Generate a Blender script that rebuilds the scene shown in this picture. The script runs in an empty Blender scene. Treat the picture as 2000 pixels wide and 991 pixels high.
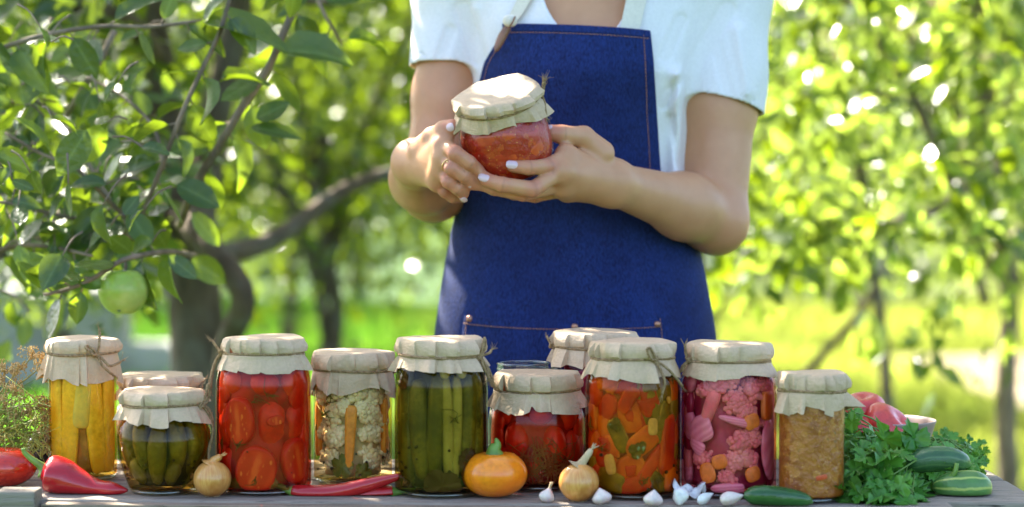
import bpy, bmesh, math, random
import numpy as np
from mathutils import Vector, Matrix, noise

# ------------------------------------------------------------------ camera, sky, sun, exposure
SC = bpy.context.scene
COL = SC.collection
F = 70.0 / 36.0 * 2000.0            # focal length in photo pixels
CAM = np.array([0.0, 0.0, 1.056])
PITCH = math.atan((495.5 - 378.0) / F)
cam_d = bpy.data.cameras.new('camera')
cam = bpy.data.objects.new('camera', cam_d); COL.objects.link(cam)
cam.location = CAM; cam.rotation_euler = (math.pi / 2 - PITCH, 0, 0)
cam_d.lens = 70; cam_d.sensor_width = 36; cam_d.clip_start = 0.05; cam_d.clip_end = 500
cam_d.dof.use_dof = True; cam_d.dof.focus_distance = 2.30; cam_d.dof.aperture_fstop = 2.9
SC.camera = cam

SUN_EL, SUN_AZ = math.radians(43), math.radians(-38)    # behind the scene, from the left
SUNV = np.array([math.sin(SUN_AZ) * math.cos(SUN_EL), math.cos(SUN_AZ) * math.cos(SUN_EL), math.sin(SUN_EL)])
world = bpy.data.worlds.new('World'); SC.world = world; world.use_nodes = True
wn = world.node_tree
sky = wn.nodes.new('ShaderNodeTexSky'); sky.sky_type = 'NISHITA'; sky.sun_disc = False
sky.sun_elevation = SUN_EL; sky.sun_rotation = SUN_AZ
sky.air_density = 0.7; sky.dust_density = 2.5; sky.ozone_density = 1.0
bg = wn.nodes['Background']; bg.inputs['Strength'].default_value = 0.115
wn.links.new(sky.outputs[0], bg.inputs[0])
sun_d = bpy.data.lights.new('sun', 'SUN'); sun_d.energy = 5.0; sun_d.angle = math.radians(0.5); sun_d.color = (1.0, 0.93, 0.80)
sun = bpy.data.objects.new('sun', sun_d); COL.objects.link(sun); sun.location = (0, 0, 8)
sun.rotation_euler = Vector(SUNV).to_track_quat('Z', 'Y').to_euler()
vs = SC.view_settings
vs.view_transform = 'Standard'; vs.look = 'None'; vs.exposure = 2.8; vs.gamma = 1.0; vs.use_curve_mapping = False
cy = SC.cycles
cy.use_denoising = True
cy.max_bounces = 9; cy.diffuse_bounces = 4; cy.glossy_bounces = 3; cy.transmission_bounces = 6; cy.transparent_max_bounces = 24
cy.caustics_reflective = False; cy.caustics_refractive = False
cy.sample_clamp_indirect = 6.0
T = 0.72                            # height of the table top

# ------------------------------------------------------------------ helpers
def P(px, py, d):
    """The world point that stands at depth d (metres along +Y) behind a point of the photograph."""
    xc = (px - 1000.0) / F; yc = -(py - 495.5) / F
    s, c = math.sin(PITCH), math.cos(PITCH)
    v = np.array([xc, c + yc * s, -s + yc * c])
    return CAM + v * (d / v[1])
def onplane(px, py, z):
    v = P(px, py, 1.0) - CAM
    return CAM + v * ((z - CAM[2]) / v[2])
def proj(p):
    """photo pixels of an array of world points"""
    q = np.atleast_2d(p) - CAM
    s, c = math.sin(PITCH), math.cos(PITCH)
    dep = q[:, 1] * c - q[:, 2] * s; up = q[:, 1] * s + q[:, 2] * c
    dep = np.where(np.abs(dep) < 1e-6, 1e-6, dep)
    return 1000 + F * q[:, 0] / dep, 495.5 - F * up / dep
def tag(o, label=None, cat=None, group=None, kind=None):
    for k, v in (('label', label), ('category', cat), ('group', group), ('kind', kind)):
        if v: o[k] = v
    return o
def empty(name, loc=(0, 0, 0), rz=0.0):
    o = bpy.data.objects.new(name, None); COL.objects.link(o)
    o.location = loc; o.rotation_euler = (0, 0, rz); o.empty_display_size = 0.05
    return o
def make_mesh(name, V, Fc, smooth=True):
    V = np.asarray(V, dtype=np.float32).reshape(-1, 3)
    me = bpy.data.meshes.new(name)
    if isinstance(Fc, np.ndarray):
        n, k = Fc.shape
        me.vertices.add(len(V)); me.vertices.foreach_set('co', V.ravel())
        me.loops.add(n * k); me.loops.foreach_set('vertex_index', Fc.astype(np.int32).ravel())
        me.polygons.add(n); me.polygons.foreach_set('loop_start', np.arange(0, n * k, k, dtype=np.int32))
        me.update(calc_edges=True)
    else:
        me.from_pydata(V.tolist(), [], [list(map(int, f)) for f in Fc]); me.update()
    if smooth: me.polygons.foreach_set('use_smooth', np.ones(len(me.polygons), dtype=bool))
    return me
def mk(name, V, Fc, m, parent=None, smooth=True, sharp=None):
    me = make_mesh(name, V, Fc, smooth)
    if sharp: me.set_sharp_from_angle(angle=math.radians(sharp))
    o = bpy.data.objects.new(name, me); COL.objects.link(o)
    if m is not None: me.materials.append(m)
    if parent is not None: o.parent = parent
    return o
class MB:
    """collects pieces of ONE mesh"""
    def __init__(s): s.V = []; s.F = []; s.n = 0
    def add(s, V, Fc, M=None):
        V = np.asarray(V, float)
        if M is not None: V = V @ np.asarray(M)[:3, :3].T + np.asarray(M)[:3, 3]
        s.V.append(V); s.F += [[i + s.n for i in f] for f in (Fc.tolist() if isinstance(Fc, np.ndarray) else Fc)]
        s.n += len(V); return s
    def build(s, name, m, parent=None, smooth=True, sharp=None):
        return mk(name, np.concatenate(s.V), s.F, m, parent, smooth, sharp)
def spline(pts, n):
    """Catmull-Rom through pts (rows), n samples"""
    p = np.asarray(pts, float)
    if len(p) == 2: return p[0] + (p[1] - p[0]) * np.linspace(0, 1, n)[:, None]
    q = np.vstack([2 * p[0] - p[1], p, 2 * p[-1] - p[-2]])
    t = np.linspace(0, len(p) - 1 - 1e-9, n); i = t.astype(int); u = (t - i)[:, None]
    a, b, c, d = q[i], q[i + 1], q[i + 2], q[i + 3]
    return 0.5 * (2 * b + (c - a) * u + (2 * a - 5 * b + 4 * c - d) * u * u + (3 * b - a - 3 * c + d) * u ** 3)
def frames(p):
    t = np.gradient(p, axis=0); t /= np.linalg.norm(t, axis=1)[:, None] + 1e-12
    n = np.zeros_like(t)
    up = np.array([0, 0, 1.0]) if abs(t[0][2]) < 0.9 else np.array([1.0, 0, 0])
    v = up - t[0] * up.dot(t[0]); n[0] = v / np.linalg.norm(v)
    for i in range(1, len(p)):
        v = n[i - 1] - t[i] * n[i - 1].dot(t[i]); n[i] = v / (np.linalg.norm(v) + 1e-12)
    return t, n, np.cross(t, n)
def tube(path, r, seg=8, caps=True):
    p = np.asarray(path, float); k = len(p)
    r = np.broadcast_to(np.asarray(r, float), (k,))
    t, n, b = frames(p)
    a = np.linspace(0, 2 * math.pi, seg, endpoint=False)
    V = (p[:, None, :] + r[:, None, None] * (np.cos(a)[None, :, None] * n[:, None, :] + np.sin(a)[None, :, None] * b[:, None, :])).reshape(-1, 3)
    Fc = [[i * seg + j, i * seg + (j + 1) % seg, (i + 1) * seg + (j + 1) % seg, (i + 1) * seg + j] for i in range(k - 1) for j in range(seg)]
    if caps:
        Fc.append(list(range(seg))[::-1]); Fc.append([(k - 1) * seg + j for j in range(seg)])
    return V, Fc
def lathe(prof, seg=64, mod=None):
    """prof rows (r,z); mod(theta array, row index, r) -> r"""
    a = np.linspace(0, 2 * math.pi, seg, endpoint=False); V = []; k = len(prof)
    for i, (r, z) in enumerate(prof):
        rr = np.full(seg, float(r)) if mod is None else mod(a, i, r)
        V.append(np.stack([rr * np.cos(a), rr * np.sin(a), np.full(seg, float(z))], 1))
    Fc = [[i * seg + j, i * seg + (j + 1) % seg, (i + 1) * seg + (j + 1) % seg, (i + 1) * seg + j] for i in range(k - 1) for j in range(seg)]
    return np.concatenate(V), Fc
def superell(e1=1.0, e2=1.0, nu=20, nv=12):
    """unit superellipsoid, e<1 boxy"""
    sp = lambda x, e: np.sign(x) * np.abs(x) ** e
    v = np.linspace(-math.pi / 2, math.pi / 2, nv); u = np.linspace(0, 2 * math.pi, nu, endpoint=False)
    cv, sv = sp(np.cos(v), e1), sp(np.sin(v), e1)
    V = np.stack([(cv[:, None] * sp(np.cos(u), e2)[None]).ravel(), (cv[:, None] * sp(np.sin(u), e2)[None]).ravel(), np.repeat(sv, nu)], 1)
    Fc = [[i * nu + j, i * nu + (j + 1) % nu, (i + 1) * nu + (j + 1) % nu, (i + 1) * nu + j] for i in range(nv - 1) for j in range(nu)]
    return V, Fc
_ico = {}
def ico(sub):
    if sub not in _ico:
        bm = bmesh.new(); bmesh.ops.create_icosphere(bm, subdivisions=sub, radius=1.0)
        _ico[sub] = (np.array([v.co[:] for v in bm.verts]), [[v.index for v in f.verts] for f in bm.faces]); bm.free()
    return _ico[sub]
def box(x0, x1, y0, y1, z0, z1, bev=0.0):
    bm = bmesh.new(); bmesh.ops.create_cube(bm, size=1.0)
    for v in bm.verts: v.co = Vector(((x0 + x1) / 2 + v.co.x * (x1 - x0), (y0 + y1) / 2 + v.co.y * (y1 - y0), (z0 + z1) / 2 + v.co.z * (z1 - z0)))
    if bev: bmesh.ops.bevel(bm, geom=bm.edges[:], offset=bev, segments=2, affect='EDGES', profile=0.6)
    V = np.array([v.co[:] for v in bm.verts]); Fc = [[v.index for v in f.verts] for f in bm.faces]; bm.free()
    return V, Fc
def nz(p, s=1.0):
    return noise.noise(Vector(p) * s)
def rotM(axis, ang):
    return np.array(Matrix.Rotation(ang, 3, Vector(axis)))
def unit(v):
    v = np.asarray(v, float); return v / (np.linalg.norm(v) + 1e-12)

# ------------------------------------------------------------------ materials
def nodes_of(name):
    m = bpy.data.materials.new(name); m.use_nodes = True
    nt = m.node_tree; return m, nt, nt.nodes['Principled BSDF'], nt.nodes['Material Output']
def mixc(nt, fac, a, b, mode='MIX'):
    n = nt.nodes.new('ShaderNodeMix'); n.data_type = 'RGBA'; n.blend_type = mode
    for s, v in ((n.inputs[0], fac), (n.inputs[6], a), (n.inputs[7], b)):
        if isinstance(v, (int, float)): s.default_value = v
        elif isinstance(v, tuple): s.default_value = (*v, 1.0) if len(v) == 3 else v
        else: nt.links.new(v, s)
    return n.outputs[2]
def texco(nt, kind='Object', scale=(1, 1, 1)):
    tc = nt.nodes.new('ShaderNodeTexCoord'); mp = nt.nodes.new('ShaderNodeMapping')
    nt.links.new(tc.outputs[kind], mp.inputs[0]); mp.inputs['Scale'].default_value = scale
    return mp.outputs[0]
def noise_fac(nt, co, scale, lo=0.4, hi=0.6, detail=4.0, rough=0.55):
    n = nt.nodes.new('ShaderNodeTexNoise'); n.inputs['Scale'].default_value = scale; n.inputs['Detail'].default_value = detail
    n.inputs['Roughness'].default_value = rough
    nt.links.new(co, n.inputs['Vector'])
    r = nt.nodes.new('ShaderNodeMapRange'); r.inputs[1].default_value = lo; r.inputs[2].default_value = hi
    nt.links.new(n.outputs[0], r.inputs[0]); return r.outputs[0]
def bump(nt, h, bs, strength=0.3, dist=0.002):
    b = nt.nodes.new('ShaderNodeBump'); b.inputs['Strength'].default_value = strength; b.inputs['Distance'].default_value = dist
    nt.links.new(h, b.inputs['Height']); nt.links.new(b.outputs[0], bs.inputs['Normal']); return b
def mat(name, c1, c2=None, scale=30.0, lo=0.4, hi=0.6, rough=0.5, spec=0.5, sss=0.0, sssr=(0.01, 0.004, 0.002), bmp=0.0, bscale=None, bdist=0.002,
        stretch=(1, 1, 1), c3=None, scale3=8.0, coat=0.0, sheen=0.0, rim=None):
    m, nt, bs, out = nodes_of(name)
    co = texco(nt, 'Object', stretch)
    col = c1
    if c2 is not None:
        f = noise_fac(nt, co, scale, lo, hi); col = mixc(nt, f, c1, c2)
    if name != 'skin' and (c3 is not None or sss):
        fine = noise_fac(nt, texco(nt), 170.0, 0.35, 0.75, 3.0); col = mixc(nt, fine, col, tuple(x * 0.72 for x in c1))
    if c3 is not None:
        f3 = noise_fac(nt, texco(nt), scale3, 0.45, 0.65); col = mixc(nt, f3, col, c3)
    if rim is not None:                    # paler flesh along the cut edges
        an = nt.nodes.new('ShaderNodeAttribute'); an.attribute_name = 'cut'; sx = nt.nodes.new('ShaderNodeSeparateXYZ'); ab = nt.nodes.new('ShaderNodeVectorMath'); ab.operation = 'ABSOLUTE'
        nt.links.new(an.outputs['Vector'], ab.inputs[0]); nt.links.new(ab.outputs[0], sx.inputs[0]); mx = nt.nodes.new('ShaderNodeMath'); mx.operation = 'MAXIMUM'; nt.links.new(sx.outputs[0], mx.inputs[0]); nt.links.new(sx.outputs[2], mx.inputs[1])
        r = nt.nodes.new('ShaderNodeMapRange'); r.inputs[1].default_value = 0.80; r.inputs[2].default_value = 1.0; nt.links.new(mx.outputs[0], r.inputs[0])
        wob = noise_fac(nt, texco(nt), 70.0, 0.35, 0.6); mu = nt.nodes.new('ShaderNodeMath'); mu.operation = 'MULTIPLY'; nt.links.new(r.outputs[0], mu.inputs[0]); nt.links.new(wob, mu.inputs[1]); col = mixc(nt, mu.outputs[0], col, rim)
    if isinstance(col, tuple): bs.inputs['Base Color'].default_value = (*col, 1)
    else: nt.links.new(col, bs.inputs['Base Color'])
    bs.inputs['Roughness'].default_value = rough; bs.inputs['Specular IOR Level'].default_value = spec
    if sss:
        bs.inputs['Subsurface Weight'].default_value = sss; bs.inputs['Subsurface Radius'].default_value = sssr; bs.inputs['Subsurface Scale'].default_value = 1.0
    if coat: bs.inputs['Coat Weight'].default_value = coat; bs.inputs['Coat Roughness'].default_value = 0.08
    if sheen: bs.inputs['Sheen Weight'].default_value = sheen
    if bmp:
        h = noise_fac(nt, co, bscale or scale, 0.2, 0.8, 5.0); bump(nt, h, bs, bmp, bdist)
    return m
def leaf_mat(name, c_dark, c_light, trans, rough=0.35, tw=0.45, spec=0.5, c_old=None):
    """leaf blade: diffuse + light let through + gloss, its colour varies from leaf to leaf"""
    m, nt, bs, out = nodes_of(name)
    g = nt.nodes.new('ShaderNodeNewGeometry')
    col = mixc(nt, g.outputs['Random Per Island'], c_dark, c_light)
    if c_old:
        r = nt.nodes.new('ShaderNodeMapRange'); r.inputs[1].default_value = 0.93; r.inputs[2].default_value = 0.97
        nt.links.new(g.outputs['Random Per Island'], r.inputs[0]); col = mixc(nt, r.outputs[0], col, c_old)
    nt.links.new(col, bs.inputs['Base Color'])
    bs.inputs['Roughness'].default_value = rough; bs.inputs['Specular IOR Level'].default_value = spec
    tl = nt.nodes.new('ShaderNodeBsdfTranslucent'); 
    tcol = mixc(nt, g.outputs['Random Per Island'], trans, tuple(x * 0.32 for x in trans)); nt.links.new(tcol, tl.inputs[0])
    mx = nt.nodes.new('ShaderNodeMixShader'); mx.inputs[0].default_value = tw
    nt.links.new(bs.outputs[0], mx.inputs[1]); nt.links.new(tl.outputs[0], mx.inputs[2]); nt.links.new(mx.outputs[0], out.inputs[0])
    return m
def facing_pow(nt, power):
    lw = nt.nodes.new('ShaderNodeLayerWeight'); lw.inputs[0].default_value = 0.5
    p = nt.nodes.new('ShaderNodeMath'); p.operation = 'POWER'; p.inputs[1].default_value = power
    nt.links.new(lw.outputs['Facing'], p.inputs[0]); return p.outputs[0]
def glass_mat(name, tint=(0.97, 0.98, 0.97), f0=0.022, rough=0.012):
    """thin clear jar wall: lets light through, mirrors more towards its edges"""
    m, nt, bs, out = nodes_of(name); nt.nodes.remove(bs)
    tr = nt.nodes.new('ShaderNodeBsdfTransparent'); tr.inputs[0].default_value = (*tint, 1)
    gl = nt.nodes.new('ShaderNodeBsdfGlossy'); gl.inputs['Roughness'].default_value = rough
    r = nt.nodes.new('ShaderNodeMapRange'); r.inputs[3].default_value = f0; r.inputs[4].default_value = 0.68
    nt.links.new(facing_pow(nt, 5.0), r.inputs[0])
    # blown glass is never quite even
    co = texco(nt, 'Object', (1, 1, 0.15)); n = noise_fac(nt, co, 22.0, 0.2, 0.8, 2.0)
    b = nt.nodes.new('ShaderNodeBump'); b.inputs['Strength'].default_value = 0.45; b.inputs['Distance'].default_value = 0.005
    nt.links.new(n, b.inputs['Height']); nt.links.new(b.outputs[0], gl.inputs['Normal'])
    mx = nt.nodes.new('ShaderNodeMixShader'); nt.links.new(r.outputs[0], mx.inputs[0])
    nt.links.new(tr.outputs[0], mx.inputs[1]); nt.links.new(gl.outputs[0], mx.inputs[2]); nt.links.new(mx.outputs[0], out.inputs[0])
    return m
def brine_mat(name, thin, deep):
    """clear tinted liquid: a longer way through it at the sides takes more of the light"""
    m, nt, bs, out = nodes_of(name); nt.nodes.remove(bs)
    tr = nt.nodes.new('ShaderNodeBsdfTransparent')
    nt.links.new(mixc(nt, facing_pow(nt, 2.0), thin, deep), tr.inputs[0]); nt.links.new(tr.outputs[0], out.inputs[0])
    return m

# ------------------------------------------------------------------ ground, path, wall, house
rnd = random.Random(7); RG = np.random.default_rng(11)
def ground_mat():
    m, nt, bs, out = nodes_of('meadow')
    co = texco(nt, 'Object')
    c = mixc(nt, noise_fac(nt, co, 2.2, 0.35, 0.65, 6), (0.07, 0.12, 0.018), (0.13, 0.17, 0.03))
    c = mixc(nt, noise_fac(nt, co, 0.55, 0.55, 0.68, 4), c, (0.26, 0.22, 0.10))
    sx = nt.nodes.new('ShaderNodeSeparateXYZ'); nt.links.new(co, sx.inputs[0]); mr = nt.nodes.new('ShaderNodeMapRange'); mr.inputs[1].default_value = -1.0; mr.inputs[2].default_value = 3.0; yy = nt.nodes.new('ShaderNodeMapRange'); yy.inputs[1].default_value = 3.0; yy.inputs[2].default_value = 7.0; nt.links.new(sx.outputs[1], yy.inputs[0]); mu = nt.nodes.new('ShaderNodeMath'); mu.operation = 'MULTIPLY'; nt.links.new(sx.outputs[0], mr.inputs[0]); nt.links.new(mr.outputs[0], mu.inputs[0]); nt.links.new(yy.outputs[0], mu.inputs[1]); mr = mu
    c = mixc(nt, mr.outputs[0], mixc(nt, noise_fac(nt, co, 1.6, .35, .65, 5), (0.025, 0.075, 0.008), (0.05, 0.115, 0.014)), c)  # greener on the left; camera-side ground coloured darker to cut its bounced light
    nt.links.new(c, bs.inputs['Base Color']); bs.inputs['Roughness'].default_value = 0.9; bs.inputs['Specular IOR Level'].default_value = 0.2
    bump(nt, noise_fac(nt, co, 40, 0.2, 0.8, 6), bs, 0.8, 0.05); return m
gx = np.concatenate([[-300, -60], np.linspace(-14, 14, 57), [60, 300]]); gy = np.concatenate([[-200, -20], np.linspace(-4, 30, 69), [70, 400]])
V = []; 
for y in gy:
    for x in gx:
        h = 0.0
        if abs(x) < 14 and -4 < y < 30: h = 0.03 * nz((x * .5, y * .5, 0)) + 0.015 * nz((x * 2, y * 2, 3))
        V.append((x, y, h - 0.02))
nx = len(gx)
Fc = np.array([[i * nx + j, i * nx + j + 1, (i + 1) * nx + j + 1, (i + 1) * nx + j] for i in range(len(gy) - 1) for j in range(nx - 1)])
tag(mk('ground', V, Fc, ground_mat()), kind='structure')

sand = mat('bare_earth', (0.42, 0.33, 0.23), (0.30, 0.23, 0.15), 1.5, rough=0.95, spec=0.1, bmp=0.6, bscale=30, bdist=0.03)
def blob_sheet(name, pts, z, m, n=90):
    c = spline(pts + [pts[0]], n)[:-1]
    c = np.array([[x + 0.10 * nz((x * 2, y * 2, 5)), y + 0.10 * nz((x * 2, y * 2, 9)), z] for x, y in c])
    mid = c.mean(0); V = np.vstack([c, mid * 0.5 + c * 0.5, mid[None]]); k = len(c)
    Fc = [[i, (i + 1) % k, k + (i + 1) % k, k + i] for i in range(k)] + [[k + i, k + (i + 1) % k, 2 * k] for i in range(k)]
    return mk(name, V, Fc, m)
PATH_R = [(2.0, 11.2), (2.4, 10.2), (2.5, 9.3), (3.4, 9.0), (5.5, 9.4), (9, 10.5), (9, 13.2), (5, 12.9), (3.2, 12.7), (2.0, 12.4)]
tag(blob_sheet('path', PATH_R, 0.035, sand), kind='structure')

conc = mat('old_concrete', (0.42, 0.42, 0.40), (0.27, 0.27, 0.25), 3.0, rough=0.9, spec=0.2, bmp=0.5, bscale=25, bdist=0.01)
b = MB(); b.add(*box(-4.2, -2.05, 10.4, 10.75, -0.05, 0.50, 0.02)); b.add(*box(-4.2, -1.75, 10.38, 10.8, -0.05, 0.26, 0.02)); b.add(*box(-4.25, -2.0, 10.36, 10.79, 0.503, 0.56, 0.015))
tag(b.build('garden_wall', conc), 'low pale concrete garden wall behind the apple tree trunk', 'wall')
ho = tag(empty('farm_house', (6.2, 27, 0)), 'beige plastered house far behind the orchard on the right', 'house')
plaster = mat('plaster', (0.55, 0.42, 0.30), (0.47, 0.36, 0.26), 2.0, rough=0.9, spec=0.2)
b = MB(); b.add(*box(-5, 5, 0, 5, -0.05, 2.9)); b.add([(-5, 0, 2.9), (-5, 5, 2.9), (-5, 2.5, 4.6), (-4.8, 0, 2.9), (-4.8, 5, 2.9), (-4.8, 2.5, 4.6)], [[0, 1, 2], [3, 5, 4], [0, 2, 5, 3], [1, 4, 5, 2], [0, 3, 4, 1]])
b.build('wall', plaster, ho, smooth=False)
tile = mat('roof_tile', (0.30, 0.13, 0.08), (0.22, 0.10, 0.06), 6, rough=0.8)
b = MB()
for s in (0, 1):
    y0, y1 = (-0.35, 2.5) if s == 0 else (2.5, 5.35); z0, z1 = (2.72, 4.72) if s == 0 else (4.72, 2.72)
    V = [(-5.3, y0, z0), (5.3, y0, z0), (5.3, y1, z1), (-5.3, y1, z1)]; V += [(x, y, z + 0.12) for x, y, z in V]
    b.add(V, [[3, 2, 1, 0], [4, 5, 6, 7], [0, 1, 5, 4], [1, 2, 6, 5], [2, 3, 7, 6], [3, 0, 4, 7]])
b.build('roof', tile, ho, smooth=False)
pane = mat('window_pane', (0.05, 0.06, 0.07), rough=0.1); frm = mat('window_frame_paint', (0.7, 0.68, 0.62), rough=0.5)
for x in (-3, 0.2, 3.1):
    f_ = MB(); 
    for a in ((-.6, .6, -.05, .02, 0.9, 1.0), (-.6, .6, -.05, .02, 2.1, 2.2), (-.6, -.5, -.05, .02, 1.0, 2.1), (.5, .6, -.05, .02, 1.0, 2.1), (-.03, .03, -.045, .02, 1.0, 2.1)): f_.add(*box(a[0] + x, a[1] + x, *a[2:]))
    wi = f_.build('window', frm, ho, smooth=False); p_ = MB(); p_.add(*box(x - .5, x + .5, -0.012, 0.02, 1.0, 2.1)); p_.build('pane', pane, wi, smooth=False)

# ------------------------------------------------------------------ leaves and trees
def tmpl_far():
    V = np.array([[0, 0, 0], [-.27, .45, .06], [.27, .45, .06], [0, 1, -.10], [0, .5, -.02]])
    return V, np.array([[0, 4, 1], [0, 2, 4], [1, 4, 3], [4, 2, 3]])
def tmpl_near():
    ts = np.array([0, .10, .25, .45, .65, .82, .94, 1.0]); w = np.array([.015, .17, .27, .31, .275, .18, .07, .004])
    rows = []
    for t, ww in zip(ts, w):
        z = -0.22 * t * t
        for u in (-1, -.55, 0, .55, 1):
            rows.append((u * ww, t, z + 0.32 * abs(u) ** 1.3 * ww + (0.02 * math.sin(t * 17 + u * 2) if abs(u) == 1 else 0)))
    Fc = [[i * 5 + j, i * 5 + j + 1, (i + 1) * 5 + j + 1, (i + 1) * 5 + j] for i in range(len(ts) - 1) for j in range(4)]
    return np.array(rows), np.array(Fc)
TF, TN = tmpl_far(), tmpl_near()
def place_leaves(tm, o, d, n, size):
    V, Fc = tm; k = len(o)
    d = d / (np.linalg.norm(d, axis=1)[:, None] + 1e-9); n = n - d * (n * d).sum(1)[:, None]; n /= np.linalg.norm(n, axis=1)[:, None] + 1e-9
    s = np.cross(d, n)
    sz = size[:, None, None]; rv = np.random.default_rng(k); wv = rv.uniform(.75, 1.15, k)[:, None, None]; cv = rv.uniform(-.3, 2.4, k)[:, None, None]
    W = o[:, None, :] + sz * (wv * V[None, :, 0:1] * s[:, None, :] + V[None, :, 1:2] * d[:, None, :] + cv * V[None, :, 2:3] * n[:, None, :])
    Fa = (Fc[None] + (np.arange(k) * len(V))[:, None, None]).reshape(-1, Fc.shape[1])
    return W.reshape(-1, 3), Fa
def clump_leaves(tm, centers, per, spread, size, rg, keep=None, out=None):
    k = len(centers) * per
    c = np.repeat(np.asarray(centers), per, 0)
    off = rg.normal(size=(k, 3)) * spread * np.array([1, 1, .8])
    o = c + off
    d = off / (np.linalg.norm(off, axis=1)[:, None] + 1e-6) * 0.8 + rg.normal(size=(k, 3)) * .6 + np.array([0, 0, -.45])
    n = rg.normal(size=(k, 3)) * .62 + np.array([-.3, -0.32, .85])
    s = size * rg.uniform(.6, 1.25, k)
    if keep is not None:
        m = keep(o); o, d, n, s = o[m], d[m], n[m], s[m]
    return place_leaves(tm, o, d, n, s)
bark = mat('bark', (0.15, 0.105, 0.068), (0.065, 0.045, 0.032), 22, rough=0.85, spec=0.2, bmp=0.7, bscale=45, bdist=0.006, stretch=(1, 1, .35), c3=(0.15, 0.13, 0.10), scale3=9)
bark_pale = mat('pale_bark', (0.26, 0.20, 0.14), (0.13, 0.10, 0.07), 22, rough=0.85, spec=0.2, bmp=0.6, bscale=45, bdist=0.006, stretch=(1, 1, .35))
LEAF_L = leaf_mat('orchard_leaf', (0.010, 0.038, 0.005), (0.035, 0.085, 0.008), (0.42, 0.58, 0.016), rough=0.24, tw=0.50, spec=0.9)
LEAF_R = leaf_mat('sun_toned_leaf', (0.03, 0.08, 0.010), (0.10, 0.15, 0.02), (0.56, 0.74, 0.09), rough=0.26, tw=0.58, spec=0.9, c_old=(0.22, 0.2, 0.03))  # paler copy of the orchard leaf, sunlight put into its colour
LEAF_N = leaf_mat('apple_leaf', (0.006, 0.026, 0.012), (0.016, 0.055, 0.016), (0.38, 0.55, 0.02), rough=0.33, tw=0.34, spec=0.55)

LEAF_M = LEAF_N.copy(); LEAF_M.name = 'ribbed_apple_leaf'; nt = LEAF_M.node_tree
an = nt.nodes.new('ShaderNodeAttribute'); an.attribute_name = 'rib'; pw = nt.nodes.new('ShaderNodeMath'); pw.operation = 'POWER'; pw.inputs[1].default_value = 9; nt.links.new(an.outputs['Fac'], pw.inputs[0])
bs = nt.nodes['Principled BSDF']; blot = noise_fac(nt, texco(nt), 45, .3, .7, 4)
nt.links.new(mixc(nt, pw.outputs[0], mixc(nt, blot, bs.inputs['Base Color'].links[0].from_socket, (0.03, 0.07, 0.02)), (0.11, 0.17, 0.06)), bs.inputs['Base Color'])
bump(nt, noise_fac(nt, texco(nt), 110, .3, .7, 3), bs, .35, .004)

def limb(mb, a, bpt, r0, r1, rg, wob=.10, n=9, seg=8):
    a, bpt = np.asarray(a, float), np.asarray(bpt, float); L = np.linalg.norm(bpt - a)
    pts = a + (bpt - a) * np.linspace(0, 1, 5)[:, None]; pts[1:-1] += rg.normal(size=(3, 3)) * wob * L * .5
    p = spline(pts, n); mb.add(*tube(p, np.linspace(r0, r1, n), seg)); return p
def orchard_tree(x, y, label, group, h_fork, zb, zt, rad, n_cl, per, spread, leaf, m_leaf, m_bark, r0, seed, lean=(0, 0), sq=1.0, name='fruit_tree', cut=None):
    rg = np.random.default_rng(seed)
    t = tag(empty(name, (x, y, 0)), label, 'tree', group)
    mb = MB(); fork = np.array([lean[0], lean[1], h_fork])
    base = [(0, 0, -0.05), (lean[0] * .3 + rg.normal() * .02, lean[1] * .3, h_fork * .4), (lean[0] * .7 + rg.normal() * .03, lean[1] * .7, h_fork * .75), tuple(fork), tuple(fork + np.array([lean[0] * .4, 0, .5]))]
    p = spline(base, 20); rr = np.linspace(r0 * 1.1, r0 * .65, 20); rr[0] *= 1.35; mb.add(*tube(p, rr, 12))
    cs = []
    while len(cs) < n_cl:
        q = rg.uniform(-1, 1, 3)
        l = np.linalg.norm(q)
        if l > 1 or l < .25: continue
        c = np.array([q[0] * rad, q[1] * rad * sq, zb + (zt - zb) * (q[2] * .5 + .5)]) + np.array([lean[0], lean[1], 0])
        cs.append(c)
    cs = np.array(cs)
    for k in range(6):
        e = cs[rg.integers(len(cs))]; q = limb(mb, fork - np.array([0, 0, rg.uniform(0, .35)]), e, r0 * .5, r0 * .1, rg)
        for j in range(3):
            s_ = q[rg.integers(3, 8)]; dd = cs[np.argsort(np.linalg.norm(cs - s_, axis=1))[rg.integers(1, 6)]]
            limb(mb, s_, dd, r0 * .18, r0 * .05, rg, n=6, seg=5)
    mb.build('trunk', m_bark, t)
    off = np.array([x, y, 0])
    keep = None if cut is None else (lambda o: cut(o + off))
    V, Fa = clump_leaves(TF, cs, per, spread, leaf, rg, keep)
    mk('crown', V, Fa, m_leaf, t, smooth=False)
    return t
def at(px, d): return (px - 1000) / F * d
ORCH = 'fruit trees growing behind the woman'
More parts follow.
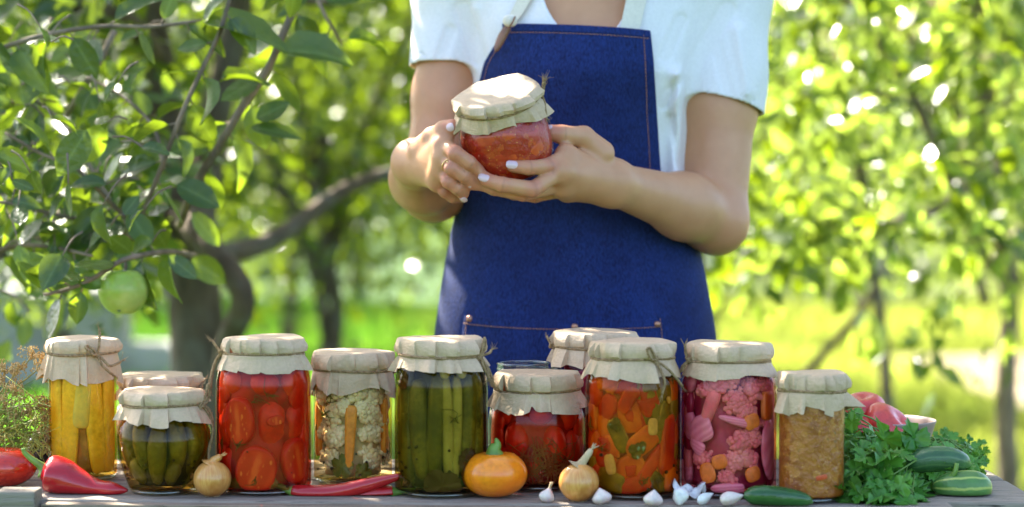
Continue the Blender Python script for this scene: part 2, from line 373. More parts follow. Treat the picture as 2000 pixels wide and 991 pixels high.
far_trees = [
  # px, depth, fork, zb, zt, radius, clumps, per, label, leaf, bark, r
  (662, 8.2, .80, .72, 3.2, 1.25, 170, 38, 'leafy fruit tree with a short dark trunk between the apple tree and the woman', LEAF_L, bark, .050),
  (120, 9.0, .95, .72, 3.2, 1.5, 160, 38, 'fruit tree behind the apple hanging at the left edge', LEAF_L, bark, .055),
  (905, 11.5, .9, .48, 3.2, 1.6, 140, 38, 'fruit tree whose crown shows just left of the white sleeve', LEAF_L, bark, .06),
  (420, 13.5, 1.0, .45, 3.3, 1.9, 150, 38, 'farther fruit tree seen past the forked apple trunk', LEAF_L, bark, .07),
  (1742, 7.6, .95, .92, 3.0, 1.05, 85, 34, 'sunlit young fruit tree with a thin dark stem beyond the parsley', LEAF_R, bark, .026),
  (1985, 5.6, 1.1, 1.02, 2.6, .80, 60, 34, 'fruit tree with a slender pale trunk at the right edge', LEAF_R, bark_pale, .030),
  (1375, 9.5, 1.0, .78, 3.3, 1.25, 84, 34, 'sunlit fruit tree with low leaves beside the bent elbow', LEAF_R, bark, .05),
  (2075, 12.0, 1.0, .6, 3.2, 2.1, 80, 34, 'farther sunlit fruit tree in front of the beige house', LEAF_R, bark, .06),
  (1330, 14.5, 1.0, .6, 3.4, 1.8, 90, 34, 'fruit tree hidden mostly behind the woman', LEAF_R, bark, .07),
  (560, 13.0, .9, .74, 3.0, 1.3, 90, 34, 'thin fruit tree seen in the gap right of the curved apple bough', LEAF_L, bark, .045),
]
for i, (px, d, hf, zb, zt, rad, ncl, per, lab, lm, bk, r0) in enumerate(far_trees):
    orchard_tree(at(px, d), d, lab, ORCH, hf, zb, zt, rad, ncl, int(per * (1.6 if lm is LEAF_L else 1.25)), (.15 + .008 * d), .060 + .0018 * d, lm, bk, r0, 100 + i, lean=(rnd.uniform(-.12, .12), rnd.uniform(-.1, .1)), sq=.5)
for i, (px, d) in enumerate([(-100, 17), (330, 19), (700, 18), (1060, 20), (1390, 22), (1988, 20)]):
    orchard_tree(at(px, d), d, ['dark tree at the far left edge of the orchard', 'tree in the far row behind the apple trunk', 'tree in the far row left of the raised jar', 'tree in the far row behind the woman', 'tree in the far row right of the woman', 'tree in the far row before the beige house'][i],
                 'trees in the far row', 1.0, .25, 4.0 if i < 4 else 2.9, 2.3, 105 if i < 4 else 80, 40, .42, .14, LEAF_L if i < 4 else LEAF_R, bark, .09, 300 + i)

# ------------------------------------------------------------------ the apple tree the table stands under
tr = tag(empty('apple_tree', (at(385, 4.5), 4.5, 0)), 'apple tree with a forked brown trunk and leafy boughs hanging down on the left', 'tree')
O = np.array([at(385, 4.5), 4.5, 0.0])
w = lambda px, py, d: P(px, py, d) - O
mb = MB()
p = spline([(.0, 0, -.05), w(388, 800, 4.5), w(385, 650, 4.5), w(372, 520, 4.5), w(345, 380, 4.5), w(318, 230, 4.48), w(300, 90, 4.45), w(275, -60, 4.4), w(240, -260, 4.3)], 40)
rr = np.interp(np.linspace(0, 1, 40), [0, .12, .45, .6, .8, 1], [.085, .065, .060, .046, .038, .03])
mb.add(*tube(p, rr, 14))
def bough(pts, r0, r1, n=22, seg=9):
    q = spline([w(*a) for a in pts], n); mb.add(*tube(q, np.linspace(r0, r1, n), seg)); return q
bough([(375, 480, 4.5), (392, 400, 4.55), (408, 300, 4.6), (425, 200, 4.6), (452, 90, 4.6), (480, -80, 4.6)], .044, .03)
bough([(352, 410, 4.5), (372, 440, 4.3), (418, 495, 4.15), (470, 560, 4.1), (472, 610, 4.1), (448, 660, 4.15), (438, 720, 4.2)], .030, .024)
bough([(425, 500, 4.2), (500, 482, 4.3), (570, 445, 4.4), (650, 385, 4.5), (720, 350, 4.55), (820, 325, 4.6)], .024, .014)
bough([(315, 120, 4.46), (250, 45, 4.2), (150, 8, 4.0), (40, -30, 3.8)], .026, .018)
bough([(0, 490, 3.7), (60, 482, 3.8), (150, 470, 4.0), (260, 440, 4.3), (350, 410, 4.5)], .02, .024)
bough([(480, -60, 4.6), (560, -20, 4.3), (660, -5, 4.1), (760, -60, 4.0)], .022, .016)
# boughs above the frame, reaching over the table
for e in [(-.3, 3.3, 2.2), (.5, 3.7, 2.3), (-1.1, 2.9, 2.0), (.9, 3.0, 2.4), (-.2, 2.4, 2.3)]:
    limb(mb, p[-1], np.array(e) - O, .028, .010, RG, .06)
mb.build('trunk', bark, tr)
# crown: everything over the frame, plus the curtain of leaves on the left
rgc = np.random.default_rng(5)
cs = []
while len(cs) < 620:
    c = np.array([rgc.uniform(-2.0, 1.7), rgc.uniform(2.75, 5.6), rgc.uniform(1.62, 3.2)])
    x, y = proj(c)
    if y[0] > -190: continue
    cs.append(c)
def above(o):
    x, y = proj(o + O); return (y < -45)
Va, Fa = clump_leaves(TF, np.array(cs) - O, 26, .13, .075, rgc, above)
cs2 = []
while len(cs2) < 190:
    d = rgc.uniform(3.3, 5.2); px = rgc.uniform(-60, 470); py = rgc.uniform(-40, 520)
    if px > 235: d = rgc.uniform(4.75, 5.4)
    if px > 330 and py > 330: continue
    if rgc.random() < max(0, (px - 250) / 260): continue
    cs2.append(P(px, py, d) - O)
Vb, Fb = clump_leaves(TF, cs2, 13, .085, .075, rgc)
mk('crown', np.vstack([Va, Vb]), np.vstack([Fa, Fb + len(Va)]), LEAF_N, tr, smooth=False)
# twigs in focus on the left
twb = MB(); L_o, L_d, L_n, L_s = [], [], [], []
def twig(pts, r0, r1, nleaf, size, t0=.05, seed=1):
    rg = np.random.default_rng(seed); q = spline([P(a[0], a[1], a[2] * .92) for a in pts], 30) - O; twb.add(*tube(q, np.linspace(r0, r1, 30), 7))
    for i in range(nleaf):
        t = t0 + (1 - t0) * (i + rg.random() * .7) / nleaf; k = min(28, int(t * 29)); a = q[k]; tan = unit(q[k + 1] - q[k])
        side = unit(np.cross(tan, [0, 1, 0])) * (1 if i % 2 else -1)
        d = unit(tan * .45 + side * rg.uniform(.5, 1.1) + np.array([0, rg.uniform(-.6, .5), -.45 * rg.random()]))
        st = a + d * .012; twb.add(*tube(np.array([a, a + d * .006, st]), .0011, 5))
        L_o.append(st); L_d.append(d); L_n.append(np.array([rg.normal() * .5, -.45 + rg.normal() * .45, .7])); L_s.append(size * rg.uniform(.7, 1.2))
twig([(-60, 112, 2.95), (0, 95, 2.92), (90, 68, 2.9), (200, 52, 2.9), (300, 52, 2.92), (395, 40, 2.95)], .0040, .0022, 9, .062, seed=1)
twig([(600, -40, 3.0), (560, 50, 3.0), (520, 140, 3.0), (470, 215, 3.0), (425, 290, 3.02), (385, 355, 3.05), (350, 440, 3.2)], .0050, .0062, 12, .062, seed=2)
twig([(455, -30, 2.9), (430, 60, 2.9), (388, 150, 2.9), (352, 230, 2.9), (318, 320, 2.92), (285, 400, 2.95), (255, 455, 3.0)], .0030, .0036, 13, .058, seed=3)
twig([(380, 500, 3.3), (330, 492, 3.0), (270, 500, 2.85), (232, 512, 2.82), (180, 545, 2.8), (130, 566, 2.8), (85, 576, 2.8)], .0045, .0022, 13, .056, seed=4)
twig([(225, 60, 3.2), (200, 110, 3.2), (165, 170, 3.2), (130, 225, 3.25)], .0052, .0045, 5, .06, seed=5)
twig([(300, 470, 3.05), (220, 400, 2.95), (150, 330, 2.9), (80, 300, 2.9), (10, 260, 2.9)], .0035, .002, 13, .058, seed=6)
twig([(290, 480, 3.1), (200, 440, 3.0), (110, 420, 2.95), (30, 400, 2.9), (-40, 390, 2.9)], .0035, .002, 14, .06, seed=7)
twig([(255, 455, 3.0), (190, 350, 3.05), (130, 250, 3.1), (60, 190, 3.1), (-20, 150, 3.1)], .0035, .002, 10, .058, seed=8)
twig([(320, 330, 2.95), (300, 250, 3.0), (240, 190, 3.05), (170, 150, 3.1)], .003, .002, 8, .056, seed=9)
twig([(-30, 500, 3.0), (40, 480, 2.98), (110, 485, 2.95), (180, 500, 2.9)], .004, .002, 10, .058, seed=10)
twig([(600, -40, 3.3), (640, 40, 3.2), (670, 90, 3.2)], .003, .002, 4, .06, seed=12)
twig([(-40, 560, 3.4), (20, 575, 3.4), (60, 610, 3.4)], .003, .002, 5, .05, seed=13)
def one_leaf(px, py, d, qx, qy, L=None, n=(0, -.8, .5), dd=0.0):
    a, e = P(px, py, d * .92), P(qx, qy, d * .92 + dd); v = e - a; L_o.append(a - O); L_d.append(v); L_n.append(np.array(n, float)); L_s.append(L or np.linalg.norm(v))
rgt = np.random.default_rng(91)
for i in range(95):
    px, py, d_ = rgt.uniform(-40, 300), rgt.uniform(40, 500), rgt.uniform(2.5, 3.0); e = P(px, py, d_) - O; v = unit(np.array([rgt.normal() * .8, rgt.normal() * .4, -.3 + rgt.normal() * .5]))
    L_o.append(e); L_d.append(v); L_n.append(np.array([rgt.normal() * .5 - .2, -.4 + rgt.normal() * .5, .7])); L_s.append(rgt.uniform(.03, .058)); st = e - v * .03 + np.array([rgt.normal() * .015, .02, .01]); twb.add(*tube(spline([st, (st + e) / 2 + np.array([0, 0, .006]), e], 6), np.linspace(.0016, .0009, 6), 5))
one_leaf(170, 255, 2.8, 112, 345, n=(.2, -.95, .2)); L_s[-1] *= 1.0
one_leaf(395, 45, 2.9, 568, 62, n=(.0, -.5, .9)); one_leaf(370, 55, 2.92, 445, 88, n=(-.2, -.7, .7))
one_leaf(550, 100, 2.95, 685, 92, n=(0, -.7, .6)); one_leaf(500, 232, 2.95, 566, 200, n=(.1, -.8, .6)); one_leaf(490, 250, 2.95, 590, 262, n=(0, -.6, .8))
one_leaf(430, 160, 2.95, 515, 130, n=(.2, -.3, .9)); one_leaf(345, 360, 2.9, 430, 400, n=(.1, -.8, .6)); one_leaf(330, 500, 2.85, 385, 545, n=(.3, -.9, .1)); one_leaf(335, 500, 2.87, 322, 590, n=(-.8, -.6, .1))
one_leaf(575, -20, 2.9, 570, 35, n=(.3, -.9, .2)); one_leaf(40, 500, 2.85, 110, 560, n=(-.2, -.9, .3)); one_leaf(120, 490, 2.85, 140, 545, n=(-.2, -.9, .3))
one_leaf(150, 545, 2.8, 205, 555, n=(0, -.9, .4)); one_leaf(290, 560, 2.87, 285, 605, n=(.5, -.8, .1))
V, Fa = place_leaves(TN, np.array(L_o), np.array(L_d), np.array(L_n), np.array(L_s))
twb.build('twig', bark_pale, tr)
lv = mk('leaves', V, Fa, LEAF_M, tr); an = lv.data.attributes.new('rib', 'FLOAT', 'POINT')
an.data.foreach_set('value', np.tile(np.tile(np.array([0, .45, 1, .45, 0], np.float32), 8), len(L_o)))

# the bough of the tree at the right edge that reaches in front of the meadow
rt = tag(empty('fruit_tree', (at(2080, 5.2), 5.2, 0)), 'nearest sunlit fruit tree on the right, its leafy boughs reaching in towards the elbow', 'tree', ORCH); O2 = np.array([at(2080, 5.2), 5.2, 0.0])
mb = MB(); w2 = lambda px, py, d: P(px, py, d) - O2
for pts, r0, r1 in [([(2080, 1100, 5.2), (2085, 700, 5.2), (2078, 400, 5.2), (2060, 150, 5.2), (2040, -100, 5.2)], .045, .03), ([(2070, 330, 5.2), (1990, 300, 5.2), (1890, 380, 5.1), (1850, 330, 5.0), (1790, 200, 5.0), (1700, 60, 5.0), (1620, -40, 5.0)], .026, .010),
    ([(1885, 375, 5.1), (1800, 420, 5.0), (1690, 440, 4.9), (1560, 455, 4.8), (1440, 470, 4.7)], .014, .005), ([(1790, 205, 5.0), (1690, 180, 4.9), (1580, 190, 4.8), (1490, 130, 4.7)], .010, .004), ([(2060, 160, 5.2), (1960, 60, 5.0), (1880, -40, 4.9)], .02, .012)]:
    mb.add(*tube(spline([w2(*a) for a in pts], 26), np.linspace(r0, r1, 26), 9))
mb.build('trunk', bark_pale, rt)
rgr = np.random.default_rng(77); cs3 = []
while len(cs3) < 95:
    px, py, d_ = rgr.uniform(1420, 2080), rgr.uniform(-60, 500), rgr.uniform(4.3, 6.0)
    if rgr.random() < .45 and 120 < py < 420 and px < 1800: continue
    cs3.append(P(px, py, d_) - O2)
for px, py in [(1420, 450), (1470, 470), (1520, 490), (1490, 440), (1560, 470), (1400, 500), (1500, 360), (1480, 330), (1620, 500), (1690, 540), (1800, 500), (1880, 480), (1790, 660), (1700, 570)]: cs3.append(P(px, py, 4.6) - O2)
V, Fa = clump_leaves(TF, cs3, 14, .09, .070, rgr); mk('crown', V, Fa, LEAF_R, rt, smooth=False)
V, Fa = clump_leaves(TF, [P(px + rgr.normal() * 14, py + rgr.normal() * 14, 4.5 + rgr.normal() * .15) - O2 for px, py in [(1410, 440), (1450, 460), (1500, 480), (1540, 490), (1490, 345), (1520, 360), (1580, 470), (1640, 480), (1410, 490), (1700, 60), (1860, 40), (1930, 60), (1900, 110), (1760, 180), (1650, 240), (1960, 330), (1800, 660), (1830, 320), (1900, 430), (1750, 440), (1530, 160), (1600, 60)]], 16, .06, .070, rgr); mk('shade_toned_leaves', V, Fa, LEAF_L, rt, smooth=False)  # darker leaf copy puts shade into the colour of these clumps
sk = MB(); sk.add(*tube(spline([P(1540, 775, 6.2), P(1610, 690, 6.2), P(1668, 625, 6.2), P(1712, 560, 6.2)], 14), np.linspace(.016, .012, 14), 8)); tag(sk.build('prop_stick', bark), 'slanting wooden stick propped on the grass to the right of the apron', 'stick')

apple_m = mat('green_apple_skin', (0.34, 0.46, 0.06), (0.24, 0.38, 0.04), 14, rough=0.32, spec=0.5, sss=.15, stretch=(1, 1, .3), c3=(0.38, 0.48, 0.12), scale3=18)
def apple(px, py, d, wpx, label):
    r = wpx / 2 / F * d; t = tag(empty('apple', P(px, py, d) - np.array([0, 0, r])), label, 'apple', 'green apples hanging from the apple tree')
    pr = []
    for k in np.linspace(0, 1, 26):
        a = math.pi * k; rr_ = math.sin(a); z = -math.cos(a) * .97
        if k > .8: z -= .30 * ((k - .8) / .2) ** 1.6
        if k < .18: z += .16 * ((.18 - k) / .18) ** 1.6
        pr.append((max(1e-4, r * rr_ * (1 + .06 * (z if z > 0 else z * 1.2))), r + r * z))
    V, Fc = lathe(pr, 40, lambda a, i, q: q * (1 + .018 * np.cos(5 * a) * (1 - i / 26)))
    mk('skin', V, Fc, apple_m, t)
    mk('stalk', *tube(spline([(0, 0, 1.6 * r), (.004, 0, 2.0 * r), (.002, 0, 2.4 * r)], 8), .0016, 6), bark, t)
apple(241, 570, 2.60, 98, 'ripe green apple hanging low from the leafy bough')
apple(108, 72, 4.0, 62, 'blurred yellow green apple high among the leaves near the top left corner')

# ------------------------------------------------------------------ grass
GR = leaf_mat('grass_blade', (0.035, 0.085, 0.01), (0.10, 0.17, 0.02), (0.58, 0.66, 0.10), rough=0.35, tw=0.6, spec=0.5)
nt = GR.node_tree; tl = [n for n in nt.nodes if n.type == 'BSDF_TRANSLUCENT'][0]; old = tl.inputs[0].links[0].from_socket      # left grass coloured darker green for tree shade, dry meadow to the right
co = texco(nt, 'Object'); sx = nt.nodes.new('ShaderNodeSeparateXYZ'); nt.links.new(co, sx.inputs[0]); ad = nt.nodes.new('ShaderNodeMath'); ad.operation = 'MULTIPLY_ADD'; ad.inputs[1].default_value = 2.2
nt.links.new(noise_fac(nt, co, .8, .3, .7, 3), ad.inputs[0]); nt.links.new(sx.outputs[0], ad.inputs[2]); mr = nt.nodes.new('ShaderNodeMapRange'); mr.inputs[1].default_value = -.4; mr.inputs[2].default_value = 2.6; nt.links.new(ad.outputs[0], mr.inputs[0])
nt.links.new(mixc(nt, mr.outputs[0], (0.15, 0.36, 0.025), old), tl.inputs[0])
rgg = np.random.default_rng(21); N = 90000
d = 5.5 + 13 * rgg.random(N) ** 1.4; x = (rgg.uniform(-150, 2150, N) - 1000) / F * d
inpath = ((x > 2.3) & (d > 9.2) & (d < 12.7))
m_ = ~inpath | (rgg.random(N) < .06); d, x = d[m_], x[m_]; N = len(d)
h = rgg.uniform(.05, .14, N) * (1 + .5 * np.sin(x * 1.7 + d)); bw = .004 + .0006 * d
a = rgg.uniform(0, 2 * math.pi, N); ln = rgg.normal(size=(N, 2)) * .4
base = np.stack([x, d, np.zeros(N) - .03], 1); s = np.stack([np.cos(a) * bw, np.sin(a) * bw, np.zeros(N)], 1)
tip = base + np.stack([ln[:, 0] * h, ln[:, 1] * h, h + .03], 1)
V = np.stack([base - s, base + s, tip], 1).reshape(-1, 3)
tag(mk('grass', V, np.arange(3 * N).reshape(-1, 3), GR, smooth=False), 'sunlit green grass under the orchard trees', 'grass', kind='stuff')

# ------------------------------------------------------------------ the plank table
def wood(name, c1, c2, c3):
    m, nt, bs, out = nodes_of(name)
    co = texco(nt, 'Object', (1.2, 14, 14))
    g = noise_fac(nt, co, 7.0, .25, .75, 8, .65)
    c = mixc(nt, g, c1, c2)
    c = mixc(nt, noise_fac(nt, texco(nt, 'Object', (2, 60, 60)), 6.0, .56, .66, 4), c, c3)
    nt.links.new(c, bs.inputs['Base Color']); bs.inputs['Roughness'].default_value = .8; bs.inputs['Specular IOR Level'].default_value = .3
    bump(nt, g, bs, .9, .004); return m
w_grey = wood('weathered_plank', (0.25, 0.20, 0.15), (0.38, 0.325, 0.26), (0.05, 0.042, 0.035))
w_brown = wood('brown_plank', (0.21, 0.155, 0.10), (0.33, 0.26, 0.19), (0.06, 0.045, 0.03))
w_post = wood('pale_post', (0.25, 0.21, 0.155), (0.33, 0.285, 0.22), (0.14, 0.11, 0.08))
tb = tag(empty('wooden_table', (0, 2.35, 0)), 'weathered grey plank table carrying the jars and vegetables', 'table')
def part(name, m, x0, x1, y0, y1, z0, z1, bev=.003, lab=None):
    o = mk(name, *box(x0, x1, y0 - 2.35, y1 - 2.35, z0, z1, bev), m, tb, smooth=False)
    if lab: o['label'] = lab
    return o
def skew(o, amt):
    """the front boards do not run quite square"""
    for v in o.data.vertices: v.co.y -= amt(v.co) * np.clip((v.co.x + .56) / 1.03, -.3, 1.1) * .066
    return o
skew(part('plank', w_grey, -1.05, .475, 2.190, 2.232, T - .028, T), lambda c: 1)
skew(part('plank', w_grey, -1.06, .581, 2.236, 2.330, T - .028, T - .001), lambda c: 1 if c.y < 2.28 - 2.35 else 0)
part('plank', w_grey, -1.05, .579, 2.334, 2.415, T - .028, T)
part('plank', w_grey, -1.05, .560, 2.419, 2.498, T - .028, T + .0015)
skew(part('front_rail', w_brown, -.515, .470, 2.166, 2.1875, T - .075, T - .0025, .003), lambda c: 1)
part('front_rail', w_brown, -1.03, -.565, 2.168, 2.1885, T - .075, T - .0025, .003)
part('post', w_post, -.562, -.518, 2.150, 2.189, T - .12, T + .0125, .003)
part('back_rail', w_grey, -1.0, .53, 2.46, 2.48, T - .09, T - .030)
for x in (-.98, .47):
    for y in (2.24, 2.43): part('leg', w_grey, x, x + .05, y, y + .05, -.03, T - .0285, .004)
for x in (-.6, 0): part("batten", w_grey, x, x + .05, 2.215, 2.45, T - .055, T - .0285)

# ------------------------------------------------------------------ the woman: body, shirt, apron
class Field:
    """a signed distance grid that shapes are melted into"""
    def __init__(s, lo, hi, h):
        s.lo = np.array(lo, float); s.h = h
        s.n = np.ceil((np.array(hi) - s.lo) / h).astype(int) + 1
        s.a = np.full(s.n, 1.0, np.float32)
    def win(s, lo, hi):
        i0 = np.clip(np.floor((np.array(lo) - s.lo) / s.h).astype(int), 0, s.n); i1 = np.clip(np.ceil((np.array(hi) - s.lo) / s.h).astype(int) + 1, 0, s.n)
        ax = [(s.lo[k] + s.h * np.arange(i0[k], i1[k])).astype(np.float32) for k in range(3)]
        return tuple(slice(i0[k], i1[k]) for k in range(3)), (ax[0][:, None, None], ax[1][None, :, None], ax[2][None, None, :])
    def put(s, sl, d, k):
        s.a[sl] = smin(s.a[sl], d.astype(np.float32), k)
    def mesh(s, name, smooth=2):
        a = s.a; neg = a < 0; n = a.shape
        c = np.zeros((n[0] - 1, n[1] - 1, n[2] - 1), np.uint8)
        off = [(i, j, k) for i in (0, 1) for j in (0, 1) for k in (0, 1)]
        for i, j, k in off: c += neg[i:n[0] - 1 + i, j:n[1] - 1 + j, k:n[2] - 1 + k]
        idx = np.argwhere((c > 0) & (c < 8)); del c
        vals = np.stack([a[idx[:, 0] + i, idx[:, 1] + j, idx[:, 2] + k] for i, j, k in off], 1)
        pos = np.zeros((len(idx), 3)); cnt = np.zeros(len(idx))
        for p in range(8):
            for q in range(p + 1, 8):
                if sum(abs(off[p][t] - off[q][t]) for t in range(3)) != 1: continue
                va, vb = vals[:, p], vals[:, q]; m = (va < 0) != (vb < 0); t = va[m] / (va[m] - vb[m])
                pos[m] += np.array(off[p]) + t[:, None] * (np.array(off[q]) - np.array(off[p])); cnt[m] += 1
        pos = (idx + pos / cnt[:, None]) * s.h + s.lo
        ids = np.full((n[0] - 1, n[1] - 1, n[2] - 1), -1, np.int32); ids[idx[:, 0], idx[:, 1], idx[:, 2]] = np.arange(len(idx))
        faces = []
        for ax in range(3):
            b, c_ = (ax + 1) % 3, (ax + 2) % 3
            s0 = [slice(None)] * 3; s1 = [slice(None)] * 3; s0[ax] = slice(0, n[ax] - 1); s1[ax] = slice(1, n[ax])
            ch = neg[tuple(s0)] != neg[tuple(s1)]
            e = np.argwhere(ch); e = e[(e[:, b] > 0) & (e[:, c_] > 0) & (e[:, b] < n[b] - 1) & (e[:, c_] < n[c_] - 1)]
            ub = np.zeros(3, int); ub[b] = 1; uc = np.zeros(3, int); uc[c_] = 1
            g = lambda v: ids[v[:, 0], v[:, 1], v[:, 2]]
            q = np.stack([g(e - ub - uc), g(e - uc), g(e), g(e - ub)], 1)
            flip = ~neg[tuple(e.T)]; q[flip] = q[flip][:, ::-1]; faces.append(q)
        Fc = np.concatenate(faces)
        # even out the steps
        E_ = np.concatenate([Fc[:, [0, 1]], Fc[:, [1, 2]], Fc[:, [2, 3]], Fc[:, [3, 0]]])
        deg = np.bincount(E_.ravel(), minlength=len(pos))[:, None]
        for it in range(smooth * 2):
            acc = np.stack([np.bincount(E_[:, 0], pos[E_[:, 1], k], len(pos)) + np.bincount(E_[:, 1], pos[E_[:, 0], k], len(pos)) for k in range(3)], 1)
            pos = pos + (0.5 if it % 2 == 0 else -0.52) * (acc / deg - pos)
        return pos, Fc
def smin(a, b, k):
    if k <= 0: return np.minimum(a, b)
    h = np.clip(.5 + .5 * (b - a) / k, 0, 1); return b * (1 - h) + a * h - k * h * (1 - h)
def smax(a, b, k): return -smin(-a, -b, k)
def cone_d(X, a, b, ra, rb, sq=None):
    """distance to a tapered capsule; sq=(axis, factor) squeezes it across that axis"""
    x, y, z = X; a = np.asarray(a, float); b = np.asarray(b, float)
    ba = b - a; L2 = ba.dot(ba) + 1e-12
    px_, py_, pz_ = x - a[0], y - a[1], z - a[2]
    t = np.clip((px_ * ba[0] + py_ * ba[1] + pz_ * ba[2]) / L2, 0, 1)
    qx, qy, qz = px_ - t * ba[0], py_ - t * ba[1], pz_ - t * ba[2]
    l2 = qx * qx + qy * qy + qz * qz
    if sq is not None:
        ax, f = sq; ax = unit(ax); dp = qx * ax[0] + qy * ax[1] + qz * ax[2]; l2 = l2 + dp * dp * (f * f - 1)
    return np.sqrt(l2) - (ra + t * (rb - ra))
def chain_d(X, pts, rs, k=.004):
    d = None
    for i in range(len(pts) - 1):
        c = cone_d(X, pts[i], pts[i + 1], rs[i], rs[i + 1]); d = c if d is None else smin(d, c, k)
    return d
def add_cone(fld, a, b, ra, rb, k, sq=None):
    m = max(ra, rb) * 1.4 + k + .012; a, b = np.asarray(a), np.asarray(b)
    sl, X = fld.win(np.minimum(a, b) - m, np.maximum(a, b) + m); fld.put(sl, cone_d(X, a, b, ra, rb, sq), k)
def add_chain(fld, pts, rs, k_in, k):
    m = max(rs) + k + .012; sl, X = fld.win(np.min(pts, 0) - m, np.max(pts, 0) + m); fld.put(sl, chain_d(X, pts, rs, k_in), k)

YC = 2.68                                   # middle of the trunk, front to back
zpx = lambda py: P(1000, py, YC)[2]
#             photo row: half width, half depth, centre x px
TOR = [(-120, .175, .078, 1152, .0), (-60, .178, .090, 1152, .0), (0, .168, .100, 1150, .0), (80, .155, .112, 1146, -.004), (150, .148, .118, 1142, -.008), (220, .142, .108, 1138, -.004), (300, .143, .096, 1139, 0), (390, .146, .094, 1129, 0),
       (480, .153, .104, 1122, 0), (570, .160, .114, 1122, 0), (655, .168, .120, 1123, 0), (760, .176, .122, 1123, 0), (900, .185, .116, 1123, 0)]
_z = np.array([zpx(t[0]) for t in TOR])[::-1]
def torso_par(z):
    g = lambda k: np.interp(z, _z, np.array([t[k] for t in TOR], float)[::-1])
    return g(1), g(2), (g(3) - 1000) / F * YC, YC + g(4)
def torso_d(X, off=0.0):
    x, y, z = X; a, b_, cx, cy_ = torso_par(z.ravel())
    sh = (1, 1, -1); a, b_, cx, cy_ = [v.reshape(sh) for v in (a + off, b_ + off, cx, cy_)]
    q = np.sqrt(((x - cx) / a) ** 2 + ((y - cy_) / b_) ** 2)
    d = (q - 1) * np.minimum(a, b_) * .95
    return smax(d, np.maximum(z - zpx(-118) - off, zpx(930) - z), .05)
# joints
RS, RE, RW = P(892, -25, 2.70), P(846, 368, 2.655), P(812, 318, 2.495)
LS, LE, LW = P(1418, -15, 2.70), P(1398, 432, 2.635), P(1192, 357, 2.475)
def arms(fld, grow=0.0, upto=None):
    g = grow
    add_cone(fld, RS, RS * .45 + RE * .55, .047 + g, .040 + g, .02); add_cone(fld, RS * .45 + RE * .55, RE, .040 + g, .040 + g, .02)
    add_cone(fld, LS, LS * .5 + LE * .5, .050 + g, .046 + g, .02); add_cone(fld, LS * .5 + LE * .5, LE, .046 + g, .039 + g, .02)
    if upto == 'upper': return
    m_ = RE * .62 + RW * .38 + np.array([-.004, 0, 0]); add_cone(fld, RE, m_, .042, .042, .02); add_cone(fld, m_, RW, .041, .026, .02)
    m_ = LE * .68 + LW * .32 + np.array([0, 0, .004]); add_cone(fld, LE, m_, .040, .0395, .02); add_cone(fld, m_, LW, .0395, .0255, .025, ((0, 1, 0), 1.15))
    add_cone(fld, LE + np.array([.004, .012, -.012]), LE + np.array([.0, .006, .0]), .026, .03, .02)

body = Field((-.175, 2.335, 0.80), (.345, 2.81, 1.70), .0017)
sl, X = body.win((-.2, 2.5, .8), (.4, 2.85, 1.45)); body.put(sl, torso_d(X, -.006), 0)
add_cone(body, P(1060, -95, 2.69), RS, .045, .047, .04); add_cone(body, P(1240, -95, 2.69), LS, .045, .05, .04)
NB, CH = P(1150, -90, 2.70), P(1150, -230, 2.69)
add_cone(body, NB, CH, .054, .050, .05)
for sx in (-1, 1): add_cone(body, P(1150 + sx * 14, -55, 2.600), P(1150 + sx * 120, -80, 2.63), .012, .012, .03)     # collar bones
# head (above the picture): skull, face, jaw, nose, ears
HC = np.array([CH[0], 2.675, 1.575])
def ell_put(c, r, k):
    c = np.array(c); r = np.array(r); sl, X = body.win(c - r * 1.3 - .02, c + r * 1.3 + .02)
    q = np.sqrt(((X[0] - c[0]) / r[0]) ** 2 + ((X[1] - c[1]) / r[1]) ** 2 + ((X[2] - c[2]) / r[2]) ** 2); body.put(sl, (q - 1) * r.min(), k)
ell_put(HC + [0, .015, .025], (.074, .092, .088), .02); ell_put(HC + [0, -.025, -.035], (.058, .062, .075), .03)
add_cone(body, HC + [0, -.084, .01], HC + [0, -.102, -.025], .008, .012, .012)
for sx in (-1, 1): ell_put(HC + [sx * .076, .01, -.015], (.009, .02, .03), .006)
add_cone(body, HC + [-.018, -.080, -.060], HC + [.018, -.080, -.060], .007, .007, .008)
arms(body)
# right hand (on the left of the picture)
def hand(fld, wrist, wr, mcps, palm_r, fingers, thumb, sq):
    lo = np.min([wrist] + mcps + [p for f in fingers for p in f[0]] + thumb[0], 0) - .045; hi = np.max([wrist] + mcps + [p for f in fingers for p in f[0]] + thumb[0], 0) + .045
    sl, X = fld.win(lo, hi); d = None
    for i, m_ in enumerate(mcps):
        c = cone_d(X, wrist, m_, wr, palm_r, sq); d = c if d is None else smin(d, c, .012)
    for i in range(len(mcps) - 1): d = smin(d, cone_d(X, mcps[i], mcps[i + 1], palm_r * .98, palm_r * .98), .008)
    for pts, rs in fingers: d = smin(d, chain_d(X, pts, rs, .0025), .0028)
    tp, trs = thumb; d = smin(d, chain_d(X, tp, trs, .005), .007)
    fld.put(sl, d, .016)
fr = lambda r: [r, r * 1.03, r * .93, r * .84]
RMC = [P(866, 284, 2.398), P(868, 309, 2.396), P(864, 333, 2.402), P(856, 354, 2.415)]
R_f = [([RMC[0], P(890, 300, 2.370), P(917, 318, 2.372), P(932, 331, 2.386)], fr(.0090)),
       ([RMC[1], P(882, 329, 2.374), P(905, 343, 2.378), P(919, 355, 2.390)], fr(.0086)),
       ([RMC[2], P(876, 355, 2.384), P(893, 368, 2.388), P(904, 380, 2.398)], fr(.0082)),
       ([RMC[3], P(868, 374, 2.410), P(884, 386, 2.418), P(898, 388, 2.428)], fr(.0070))]
